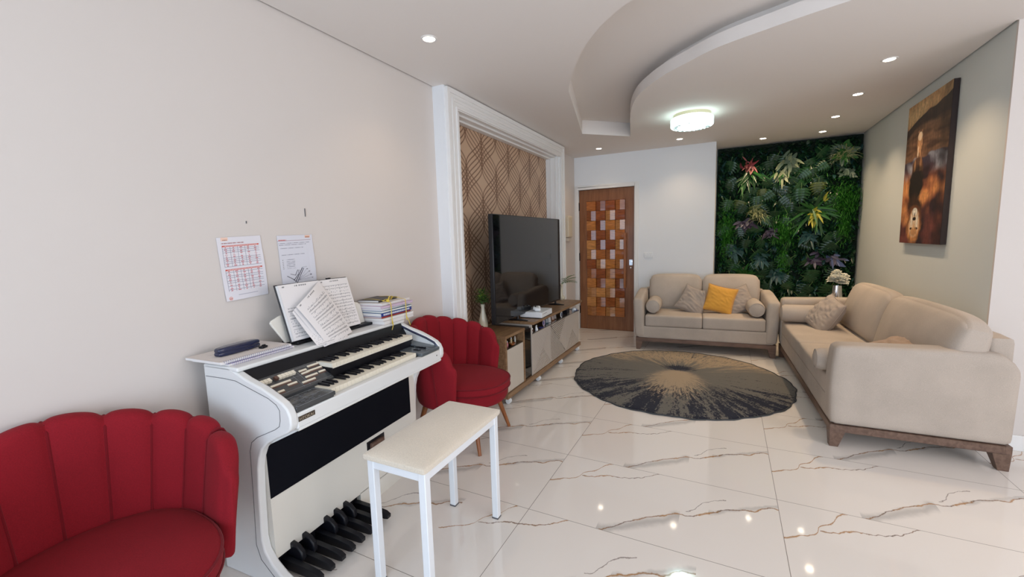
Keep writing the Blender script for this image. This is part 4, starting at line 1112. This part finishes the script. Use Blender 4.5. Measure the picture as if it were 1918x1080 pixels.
for (ax, ay, az) in ((.9, .7, .45), (.7, .9, .2), (.8, .2, .4), (1, .6, .8), (.3, -.5, .3), (.6, .5, .1), (.9, .1, .1), (.5, .9, .6)):
    d = Vector((ax, ay, az)).normalized(); base = Vector((0, -.006, .20)); path = [base+d*k*.024+Vector((0, 0, .02*sin(k*.4))) for k in range(9)]
    b.tube(path, .0012, 5)
    for k in range(2, 9):
        for sg in (-1, 1):
            sd = d.cross(Vector((0, 0, 1))).normalized()*sg
            leaf_into(b, path[k], d*.6+sd, .045*(1.1-k*.07), .017, .15)
b.build('fern_sprigs', [M_gr, M_gr2], v2)
# ================================================================ SOFAS
def sofa(label, loc, rz, Lw, D, arm_t, arm_front_h, arm_back_h, flare, seed, over=0.0, frame_h=.60):
    t = thing('sofa', label, 'sofa', loc, rz, 'beige linen sofas')
    # plinth
    b = MB().box(0, Lw, 0, .03, .105, .152).box(0, Lw, D-.03, D, .105, .152).box(0, .03, .03, D-.03, .105, .152).box(Lw-.03, Lw, .03, D-.03, .105, .152)
    b.build('plinth', M_walnut, t, bevel=.002, smooth=False)
    for sx in (0, 1):
        for sy in (0, 1):
            x0 = 0 if sx == 0 else Lw; dx = 1 if sx == 0 else -1; y0 = 0 if sy == 0 else D; dy = 1 if sy == 0 else -1
            b = MB()
            top = [(x0, y0), (x0+dx*.085, y0), (x0+dx*.085, y0+dy*.085), (x0, y0+dy*.085)]; bot = [(x0+dx*.004, y0+dy*.004), (x0+dx*.052, y0+dy*.004), (x0+dx*.052, y0+dy*.052), (x0+dx*.004, y0+dy*.052)]
            b.add([(x, y, .106) for x, y in top]+[(x, y, 0) for x, y in bot], [(0, 1, 2, 3), (7, 6, 5, 4)]+[(i, i+4, (i+1) % 4+4, (i+1) % 4) for i in range(4)])
            b.build('leg', M_walnut, t, bevel=.002, smooth=False)
    # body under the cushions
    MB().rbox((Lw/2, D/2-.005, .225), (Lw/2-.03, D/2-.01, .075), .012, 8).build('front_apron', M_linen, t)
    # arms: rounded slabs, rise slightly to the back and lean outwards
    for sg, xc in ((-1, arm_t/2-.015), (1, Lw-arm_t/2+.008)):
        def fn(v, q, sg=sg):
            k = (q[2]+1)/2
            if q[2] > -.99:
                y01 = (v.y+D/2)/D
                hh = arm_front_h+(arm_back_h-arm_front_h)*min(1, y01*1.6)
                if y01 > .86: hh -= .10*((y01-.86)/.14)**2
                v.z = -.27+(v.z+.27)*(hh-.152)/.54
            v.x += sg*flare*k
            v.y += -.012*sin(pi*k)*(1 if q[1] < 0 else 0)
            return v
        MB().rbox((xc, D/2, .152+.27), (arm_t/2, D/2, .27), .038, 14, bulge=(.004, 0, 0), fn=fn).build('armrest', M_linen, t)
    # back frame
    MB().rbox((Lw/2, D-.062, .15+frame_h/2), (Lw/2-.05, .058, frame_h/2), .03, 10).build('back_frame', M_linen, t)
    x0, x1 = arm_t-.018, Lw-arm_t+.018; xm = (x0+x1)/2
    for a, c_ in ((x0, xm), (xm, x1)):
        MB().rbox(((a+c_)/2, .30, .368), ((c_-a)/2-.001, .30, .072), .022, 14, bulge=(0, .006, .010)).build('seat_cushion', M_linen, t)
    rs = random.Random(seed)
    for i, (a, c_) in enumerate(((x0-.005, xm), (xm, x1+.005+over))):
        T = Matrix.Translation(((a+c_)/2, .585, .43)) @ Matrix.Rotation(radians(-13), 4, 'X') @ Matrix.Translation((0, 0, .232))
        def fn(v, q):
            if q[2] > 0:      # rounded top corners, softly crowned
                v.z -= .045*abs(q[0])**7*q[2]
                v.y *= 1-.25*q[2]**2
            return v
        o = MB().rbox((0, 0, 0), ((c_-a)/2-.001, .085, .235), .05, 18, bulge=(0, .045, .012), T=T, fn=fn).build('back_cushion', M_linen, t)
        # welt along the front edge of the cushion top
    return t
def arm_sag(): pass
S2 = sofa('small two-seat beige sofa between the door and the plant wall', (-.997, 5.344, 0), 3.7, 1.52, .82, .125, .64, .70, .025, 1, 0, .56)
b2x, b2y = .634-sin(radians(2))*2.29, 3.305+cos(radians(2))*2.29
S3 = sofa('long beige sofa along the grey-green wall with its near arm towards the camera', (b2x, b2y, 0), -88, 2.29, .86, .17, .685, .70, .02, 2, .15, .63)

def W(S, x, y, z):
    T = Matrix.Translation(S.location) @ Matrix.Rotation(S.rotation_euler[2], 4, 'Z')
    p = T @ Vector((x, y, z)); return p
def bolster(S, x, y0, y1, z, r, label, rz=0):
    p = W(S, x, (y0+y1)/2, z)
    h = (y1-y0)/2
    o = MB().lathe([(.0001, -h), (r*.45, -h-.004), (r*.85, -h+.010), (r, -h+.035), (r*1.02, 0), (r, h-.035), (r*.85, h-.010), (r*.45, h+.004), (.0001, h)], n=32, axis='y').build('tube', M_linen)
    t = thing('bolster_cushion', label, 'cushion', tuple(p), math.degrees(S.rotation_euler[2])+rz, 'beige bolster cushions')
    o.parent = t; o.name = 'bolster_cover'
    b = MB()
    for sy in (-1, 1): b.tube([(r*.86*cos(2*pi*k/32), sy*(h-.008), r*.86*sin(2*pi*k/32)) for k in range(32)], .0028, 6, closed=True)
    b.build('end_piping', M_linen, t)
    return t
bolster(S2, .195, .05, .46, .539, .088, 'round beige bolster at the left arm of the small sofa')
bolster(S2, 1.325, .05, .46, .539, .088, 'round beige bolster at the right arm of the small sofa')
bolster(S3, .275, -.03, .46, .548, .092, 'long beige bolster at the far arm of the long sofa')
bolster(S3, 2.03, -.055, .46, .522, .076, 'beige bolster inside the near arm of the long sofa, only its end showing')

def pillow(label, m, loc, size, thick, M3, seed, wr=.012, grp=None, fold=0):
    t = thing('throw_pillow', label, 'cushion', tuple(loc), 0, grp)
    n = 28; b = MB()
    for sd in (1, -1):
        def fn(a, c_, sd=sd):
            u, v = 2*a-1, 2*c_-1
            ed = (1-u**2)*(1-v**2)
            th = thick*ed**.42
            x = u*size*(1-.10*(1-v*v)*abs(u)**2); z = v*size*(1-.10*(1-u*u)*abs(v)**2)
            p = Vector((u*2.1+seed*3.1, v*2.1, seed*1.7))
            nn = noise.noise(p)+.6*noise.noise(p*2.3)
            rid = abs(noise.noise(Vector((u*1.3+v*2.6+seed, v*.9-u*1.1, seed*.3))*1.7))
            y = -sd*th*(1+.18*nn)+wr*ed**.3*(nn*.8-rid*1.6)*sd
            if fold: y -= fold*max(0, (u+v)*.5-.15)**1.5*1; x -= fold*.5*max(0, u+v-.5)**2
            return M3 @ Vector((x, y, z))
        b.grid(n, n, fn)
    o = b.build('pillow_cover', m, t, sub=1, ang=60)
    # piping seam
    pts = []
    for k in range(4*12):
        s_ = k//12; f = (k % 12)/12*2-1
        u, v = [(f, -1), (1, f), (-f, 1), (-1, -f)][s_]
        x = u*size*(1-.10*(1-v*v)*abs(u)**2); z = v*size*(1-.10*(1-u*u)*abs(v)**2)
        y = -(fold*max(0, (u+v)*.5-.15)**1.5) if fold else 0
        if fold: x -= fold*.5*max(0, u+v-.5)**2
        pts.append(M3 @ Vector((x, y, z)))
    MB().tube(pts, .003, 6, closed=True).build('seam', m, t)
    return t
def rot(rx, ry, rz): return (Matrix.Rotation(radians(rz), 3, 'Z') @ Matrix.Rotation(radians(rx), 3, 'X') @ Matrix.Rotation(radians(ry), 3, 'Y'))
pillow('taupe throw pillow with a folded corner left of the mustard pillow', M_cush, W(S2, .655, .37, .578), .172, .062, rot(-22, 27, 6), 1, .02, 'grey taupe throw pillows', .10)
pillow('mustard yellow throw pillow in the middle of the small sofa', M_must, W(S2, .955, .335, .612), .172, .062, rot(-20, 12, -4), 2, .012)
pillow('taupe throw pillow right of the mustard pillow against the bolster', M_cush, W(S2, 1.165, .40, .598), .165, .058, rot(-22, -20, 12), 3, .018, 'grey taupe throw pillows')
pillow('crumpled taupe throw pillow leaning on the far bolster of the long sofa', M_cush, W(S3, .47, .33, .575), .19, .07, rot(-35, 22, -60), 4, .028, 'grey taupe throw pillows', .05)
pillow('brownish throw pillow lying behind the near arm of the long sofa', fabric('brown_cushion', (.44, .31, .22), 500, .1, .2), W(S3, 1.84, .44, .575), .19, .05, rot(-70, 10, -75), 5, .02)

# ================================================================ SIDE TABLE WITH FLOWERS
st = thing('side_table', 'small side table in the corner behind the sofas, carrying the silver vase', 'table', (1.165, 6.18, 0))
MB().lathe([(.0001, .50), (.20, .50), (.205, .507), (.205, .517), (.20, .522), (.0001, .522)], n=40).build('table_top', M_walnut, st)
for k in range(3):
    a = k*2*pi/3+.3; MB().tube([(.09*cos(a), .09*sin(a), .50), (.17*cos(a), .17*sin(a), 0)], [.016, .011], 12).build('leg', M_walnut, st)
fv = thing('silver_vase', 'hammered silver vase with white flowers in the sofa corner', 'vase', (1.165, 6.12, .523))
b = MB(); n = 28; prof_ = [(.055, 0), (.057, .02), (.050, .12), (.043, .20), (.040, .25), (.036, .25), (.034, .2)]
b.lathe(prof_, n=n)
b.v = [((x*(1+.05*(((i % n)+int(z*50)) % 2)), y*(1+.05*(((i % n)+int(z*50)) % 2)), z)) for i, (x, y, z) in enumerate(b.v)]
b.build('vase_body', M_chrome, fv, smooth=False)
M_petal = mat('white_petal', (.95, .93, .80), .6)
pet = MB(); rg = random.Random(8)
for k in range(170):
    r1 = rg.random()**.5*.052
    a = rg.uniform(0, 2*pi); el = rg.uniform(-.2, 1.5)
    d = Vector((cos(a)*cos(el), sin(a)*cos(el), sin(el)))
    leaf_into(pet, d*r1*.8, d+Vector((rg.uniform(-.5, .5), rg.uniform(-.5, .5), rg.uniform(-.3, .5))), .028, .034, .1, nseg=3)
head = None
for (x, y, z) in ((-.05, 0, .30), (.045, -.02, .29), (.0, .03, .355), (.02, -.04, .32), (-.03, -.03, .33), (.06, .02, .33), (-.01, 0, .375)):
    if head is None: head = pet.build('flower_head', M_petal, fv); head.location = (x, y, z)
    else: dup_child(head, fv, location=(x, y, z), rotation_euler=(rg.uniform(-.3, .3), rg.uniform(-.3, .3), rg.uniform(0, 6)))
b = MB()
for (x, y, z) in ((-.05, 0, .30), (.045, -.02, .29), (.0, .03, .355)): b.tube([(0, 0, .15), (x*.4, y*.4, .25), (x, y, z)], .003, 6)
b.build('stems', M_gr, fv)
# ================================================================ RUG
def rug_mat():
    m = mat('rug_pile', (.2, .19, .15), .95, sheen=.1, spec=.1); nt, N, Lk = nodes(m); b = N['Principled BSDF']
    tc = N.new('ShaderNodeTexCoord'); sp = N.new('ShaderNodeSeparateXYZ'); Lk.new(tc.outputs['Object'], sp.inputs[0])
    def mth(op, a, bb=None, c=None):
        n = N.new('ShaderNodeMath'); n.operation = op
        for i, x in enumerate((a, bb, c)):
            if x is None: continue
            if isinstance(x, (int, float)): n.inputs[i].default_value = x
            else: Lk.new(x, n.inputs[i])
        return n.outputs[0]
    def vm(x, y, z):
        c = N.new('ShaderNodeCombineXYZ')
        for i, q in enumerate((x, y, z)):
            if isinstance(q, (int, float)): c.inputs[i].default_value = q
            else: Lk.new(q, c.inputs[i])
        return c.outputs[0]
    def noi(v, sc, det=4, rg=.6):
        n = N.new('ShaderNodeTexNoise'); n.inputs['Scale'].default_value = sc; n.inputs['Detail'].default_value = det; n.inputs['Roughness'].default_value = rg; Lk.new(v, n.inputs['Vector']); return n.outputs['Fac']
    def mr(x, a, c, t0=0, t1=1):
        n = N.new('ShaderNodeMapRange'); n.interpolation_type = 'SMOOTHSTEP'; n.inputs[1].default_value = a; n.inputs[2].default_value = c; n.inputs[3].default_value = t0; n.inputs[4].default_value = t1; Lk.new(x, n.inputs[0]); return n.outputs[0]
    def mix(f, A, B):
        n = N.new('ShaderNodeMix'); n.data_type = 'RGBA'; Lk.new(f, n.inputs[0])
        for i, q in ((6, A), (7, B)):
            if isinstance(q, tuple): n.inputs[i].default_value = q
            else: Lk.new(q, n.inputs[i])
        return n.outputs[2]
    x = sp.outputs[0]; y = mth('SUBTRACT', sp.outputs[1], .14)
    r = mth('SQRT', mth('ADD', mth('MULTIPLY', x, x), mth('MULTIPLY', y, y)))
    cx = mth('DIVIDE', x, mth('ADD', r, .0001)); cy = mth('DIVIDE', y, mth('ADD', r, .0001))
    ray_ = noi(vm(mth('MULTIPLY', cx, 5.5), mth('MULTIPLY', cy, 5.5), mth('MULTIPLY', r, 1.0)), 1.6, 4, .65)
    fine = noi(vm(mth('MULTIPLY', cx, 14), mth('MULTIPLY', cy, 14), mth('MULTIPLY', r, 5)), 2.5, 5, .75)
    speck = noi(tc.outputs['Object'], 75, 2, .6)
    ang = mr(y, -.75, .35)          # 0 near side, 1 far side
    grey = (.150, .141, .122, 1); tan = (.38, .29, .19, 1); dark = (.011, .013, .026, 1)
    # tan fields on the far side and a small sunburst in the middle
    tanf = mth('MULTIPLY', mr(mth('ADD', y, mth('MULTIPLY', mth('SUBTRACT', ray_, .5), 1.2)), .20, .50), mr(fine, .36, .52))
    burst = mr(mth('ADD', mth('ADD', r, mth('MULTIPLY', y, .75)), mth('MULTIPLY', mth('SUBTRACT', fine, .5), .5)), .10, .19, 1, 0)
    c1 = mix(mth('MAXIMUM', tanf, 0.0), grey, tan)
    rm = mr(r, .30, .62)
    thr = mth('ADD', mth('MULTIPLY', ang, .16), .47)
    dk = mth('ADD', mth('ADD', mth('MULTIPLY', ray_, .62), mth('MULTIPLY', fine, .38)), mth('MULTIPLY', mth('SUBTRACT', speck, .5), .30))
    dkm = mth('MULTIPLY', mr(mth('SUBTRACT', dk, thr), -.015, .03), rm)
    c2 = mix(dkm, c1, dark)
    c3 = mix(burst, c2, (.40, .31, .21, 1))
    star = mr(mth('ADD', mth('SQRT', mth('ADD', mth('MULTIPLY', mth('MULTIPLY', x, x), .35), mth('MULTIPLY', mth('SUBTRACT', y, .17), mth('SUBTRACT', y, .17)))), mth('MULTIPLY', mth('SUBTRACT', fine, .5), .30)), .07, .10, 1, 0)
    c4 = mix(star, c3, dark)
    Lk.new(c4, b.inputs['Base Color'])
    bp = N.new('ShaderNodeBump'); bp.inputs['Strength'].default_value = .5; bp.inputs['Distance'].default_value = .004; Lk.new(speck, bp.inputs['Height']); Lk.new(bp.outputs[0], b.inputs['Normal'])
    return m
rug = thing('round_rug', 'round shaggy rug with dark starburst streaks on grey and tan', 'rug', (-.42, 4.37, 0))
def rugr(a): return 1.0*(1+.006*sin(9*a)+.005*sin(23*a+1)+.004*sin(41*a))
b = MB(); n = 180; vs = []; rr_ = [(.02, .010), (.3, .0105), (.6, .010), (.9, .010), (.975, .010), (.992, .007), (1.0, .001)]
for r, z in rr_:
    for k in range(n):
        a = 2*pi*k/n; vs.append((r*rugr(a)*cos(a), r*rugr(a)*sin(a), z+(.003*max(0, sin(7*a)) if r > .95 else 0)))
fs = [(j*n+k, j*n+(k+1) % n, (j+1)*n+(k+1) % n, (j+1)*n+k) for j in range(len(rr_)-1) for k in range(n)]+[tuple(range(n))]
b.add(vs, fs).build('pile', rug_mat(), rug)
MB().tube([(rugr(2*pi*k/n)*cos(2*pi*k/n), rugr(2*pi*k/n)*sin(2*pi*k/n), .006+.003*max(0, sin(14*pi*k/n))) for k in range(n)], .005, 6, closed=True).build('bound_edge', mat('rug_edge', (.05, .055, .06), .9), rug)

# ================================================================ WALL PICTURE
pic = thing('canvas_picture', 'tall canvas picture of an animal above its dark mirrored reflection', 'picture', (XR-.002, 4.80, 1.89))
def art(U, V):
    # U 0..1 from far(left in view) to near; V bottom to top
    nz = np.vectorize(lambda a, c_: noise.noise(Vector((a*3, c_*7, 0)))+.5*noise.noise(Vector((a*8, c_*17, 3))))(U, V)
    nz2 = np.vectorize(lambda a, c_: noise.noise(Vector((a*2.2, c_*14, 9)))+.6*noise.noise(Vector((a*5, c_*40, 5))))(U, V)
    nz3 = np.vectorize(lambda a, c_: noise.noise(Vector((a*26, c_*15, 2)))+.7*noise.noise(Vector((a*50, c_*60, 7))))(U, V)
    col = np.zeros(U.shape+(3,))
    def L3(a, b_, f): f = np.clip(f, 0, 1)[..., None]; return np.array(a)*(1-f)+np.array(b_)*f
    sky = L3(srgb(206, 170, 120), srgb(170, 120, 80), nz+.5)
    hill = L3(srgb(36, 26, 26), srgb(70, 48, 38), nz+.5)
    ground = L3(srgb(74, 48, 36), srgb(132, 96, 70), nz2*1.3+.5)
    warm = np.clip(1.15-np.abs(V-.36)/.17+nz*.9-.6*(U-.25), 0, 1)[..., None]
    maroon = L3(srgb(46, 26, 34), srgb(112, 58, 52), nz*1.2+.5)
    orange = L3(srgb(150, 76, 44), srgb(214, 146, 88), nz*.9+.5)
    col = maroon*(1-warm)+orange*warm
    blue = L3(srgb(58, 50, 66), srgb(176, 186, 200), nz*1.4+.2)
    f = np.clip((V-.46)/.08+nz*1.2, 0, 1)[..., None]*.85; col = col*(1-f)+blue*f
    f = np.clip((V-.60-.03*nz-.02*(U-.5))/.012, 0, 1)[..., None]; col = col*(1-f)+ground*f
    hl = .90-.10*(1-U)+.03*np.sin(U*5)+.02*nz
    f = np.clip((V-hl+.06)/.03, 0, 1)[..., None]; col = col*(1-f)+hill*f
    f = np.clip((V-hl-.02-.06*U*U)/.006, 0, 1)[..., None]; col = col*(1-f)+sky*f
    def ell(cx, cy, rx, ry, c_, soft=.15, rough=.35):
        nonlocal col
        d = ((U-cx)/rx)**2+((V-cy)/ry)**2+nz*rough+nz2*rough*.6
        f = np.clip((1-d)/soft, 0, 1)[..., None]; col = col*(1-f)+np.array(c_)*f
    tan_ = srgb(186, 138, 98); lt = srgb(226, 198, 166); dk = srgb(28, 16, 15); mane = srgb(112, 66, 38); gold = srgb(196, 134, 82)
    ell(.36, .70, .065, .065, tan_); ell(.36, .752, .055, .032, lt); ell(.335, .645, .016, .045, lt); ell(.39, .645, .016, .045, tan_); ell(.325, .785, .014, .010, tan_); ell(.40, .785, .014, .010, tan_)
    ell(.34, .52, .15, .10, srgb(90, 60, 44), .3); ell(.28, .53, .025, .09, srgb(150, 108, 74), .4); ell(.42, .54, .025, .08, srgb(150, 108, 74), .4)
    ell(.33, .40, .20, .16, dk, .35); ell(.34, .27, .21, .10, srgb(58, 34, 24), .5)
    ell(.34, .15, .215, .135, mane, .4, .5); ell(.33, .12, .19, .125, gold, .8, .9); ell(.36, .15, .15, .105, lt, .8, .35); ell(.37, .225, .07, .03, srgb(238, 230, 216), .4, .1); ell(.30, .16, .03, .05, srgb(238, 226, 206), .8, .3); ell(.44, .16, .03, .05, srgb(238, 226, 206), .8, .3)
    ell(.37, .175, .045, .014, dk, .3, .1); ell(.37, .20, .010, .022, dk, .3, .1); ell(.30, .105, .034, .009, dk, .3, .1); ell(.44, .105, .034, .009, dk, .3, .1); ell(.37, .085, .08, .03, srgb(190, 138, 90), .8, .6); ell(.37, .12, .02, .03, srgb(200, 156, 112), .8, .2)
    f = np.clip((U-.80)/.06, 0, 1)[..., None]; col = col*(1-.45*f)
    col = col*(1+.42*np.clip(nz3, -.8, .8))[..., None]
    return np.clip(col, 0, 1)
W_, H_ = .86, 1.21
M_art = vcol('canvas_print', .55)
o = painted('picture_face', 130, 260, lambda U, V: np.stack([np.full_like(U, -.0365), W_/2-U*W_, -H_/2+V*H_], -1), art, M_art, pic)
MB().box(-.036, 0, -W_/2, W_/2, -H_/2, H_/2).build('canvas_edge', mat('canvas_edge_dark', (.03, .018, .016), .7), pic, bevel=.002)

# ================================================================ VERTICAL GARDEN
gw = thing('vertical_garden', 'floor-to-ceiling panel of dense dark green artificial plants behind the sofas', 'plant wall', (.66, 6.88, 0))
GX0, GX1, GZ1 = -.815, .82, 2.6
M_g = [mat('foliage_%d' % i, c_, r_, var=.35, vscale=9) for i, (c_, r_) in enumerate((((.011, .048, .019), .30), ((.018, .075, .024), .32), ((.035, .12, .03), .4), ((.03, .09, .085), .25), ((.085, .12, .025), .4)))]
MB().box(GX0, GX1, -.02, .018, .02, GZ1).build('backing_panel', mat('garden_backing', (.004, .014, .006), .9), gw, smooth=False)
rg = random.Random(21)
b = MB()
def rnd_dir(rg, spread=1.0):
    return Vector((rg.uniform(-1, 1), -rg.uniform(.15, .75), rg.uniform(-1, 1)*spread))
for i in range(5600):
    x, z = rg.uniform(GX0+.01, GX1-.01), rg.uniform(.04, GZ1-.012)
    d = rnd_dir(rg); d.z -= .25
    ln = rg.uniform(.05, .11)
    if z > GZ1-.07: d.z = -abs(d.z)*.4
    if abs(x-GX0) < .08: d.x = abs(d.x)
    if abs(x-GX1) < .08: d.x = -abs(d.x)
    if d.x > 0 and x+ln > GX1: ln = max(.03, GX1-x)
    if x+d.x*ln < GX0: ln *= .4
    leaf_into(b, (x, rg.uniform(-.05, -.015), z), d, ln, rg.uniform(.022, .055), rg.uniform(0, .5), mi=rg.choice((0, 0, 0, 0, 1, 1, 3)), nseg=3)
def clampv(b): b.v = [(min(x, .8215), y, min(z, 2.603)) for x, y, z in b.v]
clampv(b)
o = b.build('dense_foliage', M_g, gw); o['kind'] = 'stuff'
def monstera():
    """heart shaped split leaf: fingers separated by slits that reach half way to the midrib"""
    b = MB(); n = 6
    def mid(a): return Vector((0, a, .03-.28*a*a))
    for sg in (-1, 1):
        for i in range(n):
            a0 = i/n; a1 = (i+1)/n; am = (a0+a1)/2
            wd = .64*sin(pi*(.20+.72*am))**.8*(1.12-am*.5)
            def pt(f, t):      # t 0 midrib .. 1 tip, f 0..1 across the finger
                half = 1 if t < .5 else (1-.62*((t-.5)/.5)**1.8)
                yy = am+(f-.5)/n*half+.36*t*t*(1-.5*(1-am))-.10*t*(1-am)
                p = Vector((sg*wd*t, yy, 0)); p.z = .03-.28*am*am+.05*sin(pi*t)-.13*t*t*wd*2+.012*(.5-abs(f-.5))*2
                return p
            ts = (0, .25, .45, .65, .85, 1); vs = [pt(f, t) for t in ts for f in (0, .5, 1)]
            fs = []
            for k_ in range(len(ts)-1):
                q = k_*3; fs += [(q, q+1, q+4, q+3), (q+1, q+2, q+5, q+4)]
            b.add(vs, fs)
    b.add([mid(.97)+Vector((-.05, 0, 0)), mid(.97)+Vector((.05, 0, 0)), mid(1.14)], [(0, 1, 2)])
    b.tube([(0, -.35, .0), (0, 0, .035), (0, .5, -.03), (0, 1.05, -.26)], .014, 5, mi=1)
    return b
M_rib = mat('leaf_midrib', (.16, .26, .09), .5)
mons = [monstera().build('monstera_leaf', [m, M_rib], gw) for m in (M_g[0], M_g[1], M_g[4])]
fixed = [(.37, 2.04, .17, 2, 180), (.0, 2.02, .20, 0, 190), (-.32, 1.79, .19, 2, 170), (-.5, 1.86, .17, 2, 200), (.07, 1.79, .18, 0, 180), (-.25, 2.0, .12, 2, 180)]
k = 0; pts = []
def place_leaf(x, z, sz, mi, ang, tilt, yaw=0, dep=-.115):
    global k
    src = mons[mi]; used = src.get('used', 0)
    o = src if not used else dup_child(src, gw)
    src['used'] = 1
    o.matrix_local = Matrix.Translation((x, dep, z)) @ Matrix.Rotation(radians(ang), 4, 'Y') @ Matrix.Rotation(radians(90-tilt), 4, 'X') @ Matrix.Rotation(radians(yaw), 4, 'Y') @ Matrix.Diagonal((sz, sz, sz, 1))
    k += 1
for x, z, sz, mi, ang in fixed: place_leaf(x, z, sz, mi, ang, 12)
while k < 92:
    x, z = rg.uniform(GX0+.13, GX1-.16), rg.uniform(.5, GZ1-.14)
    if any(hypot(x-a, z-c_) < .115 for a, c_ in pts): 
        if rg.random() < .97: continue
    pts.append((x, z)); place_leaf(x, z, rg.uniform(.14, .20), rg.choice((0, 0, 1, 1, 1)), rg.uniform(120, 240), rg.uniform(-5, 30), rg.uniform(-20, 20), rg.uniform(-.125, -.095))
for m_ in mons:
    if 'used' in m_: del m_['used']
for o in gw.children:
    if 'used' in o: del o['used']
def cluster(name, x, z, n, ln, wd, m, droop=.5, sc=.03, spread=(0, 360), dep=-.13, seed=0, flat=.5, nseg=5):
    r = random.Random(seed+50); b = MB()
    n = int(n*1.5); wd *= .72; ln *= .92
    for i in range(n):
        a = radians(r.uniform(*spread)); l_ = ln*r.uniform(.45, 1.0)
        x_, z_ = x, z
        d = Vector((cos(a), -r.uniform(.15, flat+.3), sin(a)))
        leaf_into(b, (x_+r.gauss(0, sc), dep+r.uniform(-.01, .03), z_+r.gauss(0, sc)), d, l_, wd*r.uniform(.7, 1.1), droop*r.uniform(.3, 1.2), side=(-sin(a), 0, cos(a)), mi=r.randrange(len(m)), nseg=nseg)
    clampv(b)
    return b.build(name, m, gw)
P_red = mat('leaf_burgundy', (.15, .022, .035), .45, var=.4, vscale=25); P_red2 = mat('leaf_pink_red', (.27, .06, .06), .45)
P_var = mat('leaf_cream_variegated', (.27, .32, .18), .45, var=.4, vscale=40); P_gr = mat('leaf_fresh_green', (.025, .13, .02), .4, var=.4, vscale=20)
P_yel = mat('leaf_yellow', (.50, .46, .05), .45, var=.3, vscale=30); P_pur = mat('leaf_grey_purple', (.10, .09, .13), .4, var=.4, vscale=30); P_dkp = mat('leaf_dark_purple', (.045, .03, .06), .4)
P_moss = mat('fern_bright_green', (.03, .20, .012), .6, var=.4, vscale=25); P_str = mat('leaf_striped_straw', (.32, .34, .15), .5, var=.4, vscale=40); P_sil = mat('leaf_silver_green', (.13, .19, .13), .4, var=.5, vscale=50)
P_teal = mat('leaf_blue_green', (.025, .08, .075), .3, var=.4, vscale=20)
X0 = .66
cluster('long_green_fronds', .24-X0, 2.22, 14, .28, .045, [P_gr, M_g[1]], .35, spread=(200, 345), seed=1)
cluster('red_leaf_plant', .25-X0, 2.31, 22, .13, .032, [P_red, P_red2], .25, seed=2, dep=-.165)
cluster('variegated_leaf_plant', .69-X0, 2.32, 16, .17, .060, [P_var, P_sil], .25, seed=3, dep=-.155)
cluster('variegated_trailing_plant', .62-X0, 2.18, 14, .14, .045, [P_var, P_gr], .6, spread=(190, 340), seed=4, dep=-.155)
cluster('silver_round_leaf_plant', 1.28-X0, 2.38, 26, .16, .075, [P_sil, P_gr], .3, seed=5, dep=-.15)
cluster('striped_grass_plant', 1.28-X0, 2.33, 46, .24, .014, [P_str], .95, spread=(20, 160), seed=6, dep=-.165, nseg=8)
cluster('silver_round_leaf_plant', 1.33-X0, 2.14, 14, .10, .05, [P_sil], .3, seed=16, dep=-.15)
cluster('striped_grass_plant', .36-X0, 1.65, 38, .26, .016, [P_str], 1.05, spread=(15, 165), seed=7, dep=-.165, nseg=8)
cluster('grey_purple_leaf_plant', .22-X0, 1.55, 14, .14, .06, [P_pur, P_dkp], .3, seed=8, dep=-.15)
cluster('dark_purple_leaf_plant', .52-X0, 1.40, 26, .10, .035, [P_dkp, P_pur], .4, seed=9, dep=-.15)
cluster('long_green_fronds', 1.0-X0, 1.66, 22, .34, .05, [P_gr, M_g[1]], .3, seed=10, dep=-.13)
cluster('yellow_leaf_plant', 1.0-X0, 1.62, 14, .13, .042, [P_yel], .4, seed=11, dep=-.165)
cluster('yellow_leaf_plant', 1.09-X0, 1.79, 3, .12, .035, [P_yel], .1, spread=(50, 80), seed=12, dep=-.165)
cluster('grey_purple_leaf_plant', 1.02-X0, 1.03, 14, .13, .055, [P_pur, P_dkp], .3, seed=13, dep=-.155)
cluster('grey_purple_leaf_plant', 1.22-X0, 1.05, 14, .13, .055, [P_pur, mat('leaf_blue_grey', (.10, .13, .26), .35)], .3, seed=14, dep=-.155)
cluster('long_green_fronds', .22-X0, .80, 26, .26, .04, [P_gr, M_g[2]], .3, spread=(20, 160), seed=15, dep=-.14)
cluster('blue_green_leaf_plant', .40-X0, 1.05, 20, .15, .055, [P_teal], .4, seed=17, dep=-.14)
cluster('blue_green_leaf_plant', .60-X0, .85, 20, .15, .055, [P_teal], .4, seed=18, dep=-.14)
cluster('blue_green_leaf_plant', .10-X0, 1.15, 18, .13, .05, [P_teal, M_g[3]], .4, seed=19, dep=-.14)
cluster('blue_green_leaf_plant', .95-X0, 1.35, 18, .15, .055, [P_teal, M_g[3]], .4, seed=20, dep=-.14)
def fern(x0, x1, z0, z1, n, seed):
    r = random.Random(seed); b = MB()
    for i in range(n):
        x, z = r.gauss((x0+x1)/2, (x1-x0)*.30)-X0, r.gauss((z0+z1)/2, (z1-z0)*.30)
        leaf_into(b, (x, r.uniform(-.155, -.10), z), (r.uniform(-1, 1), -r.uniform(.2, .8), r.uniform(-1, 1)), r.uniform(.03, .06), .0055, .3, nseg=2)
    clampv(b)
    o = b.build('fern_patch', [P_moss], gw); o['kind'] = 'stuff'
fern(-.10, .07, 1.15, 1.72, 1500, 1); fern(.55, .78, 1.25, 1.60, 1300, 2); fern(1.18, 1.45, 1.60, 2.00, 1600, 3); fern(1.25, 1.38, 1.30, 1.6, 500, 4); fern(.62, .72, .85, 1.2, 400, 5)
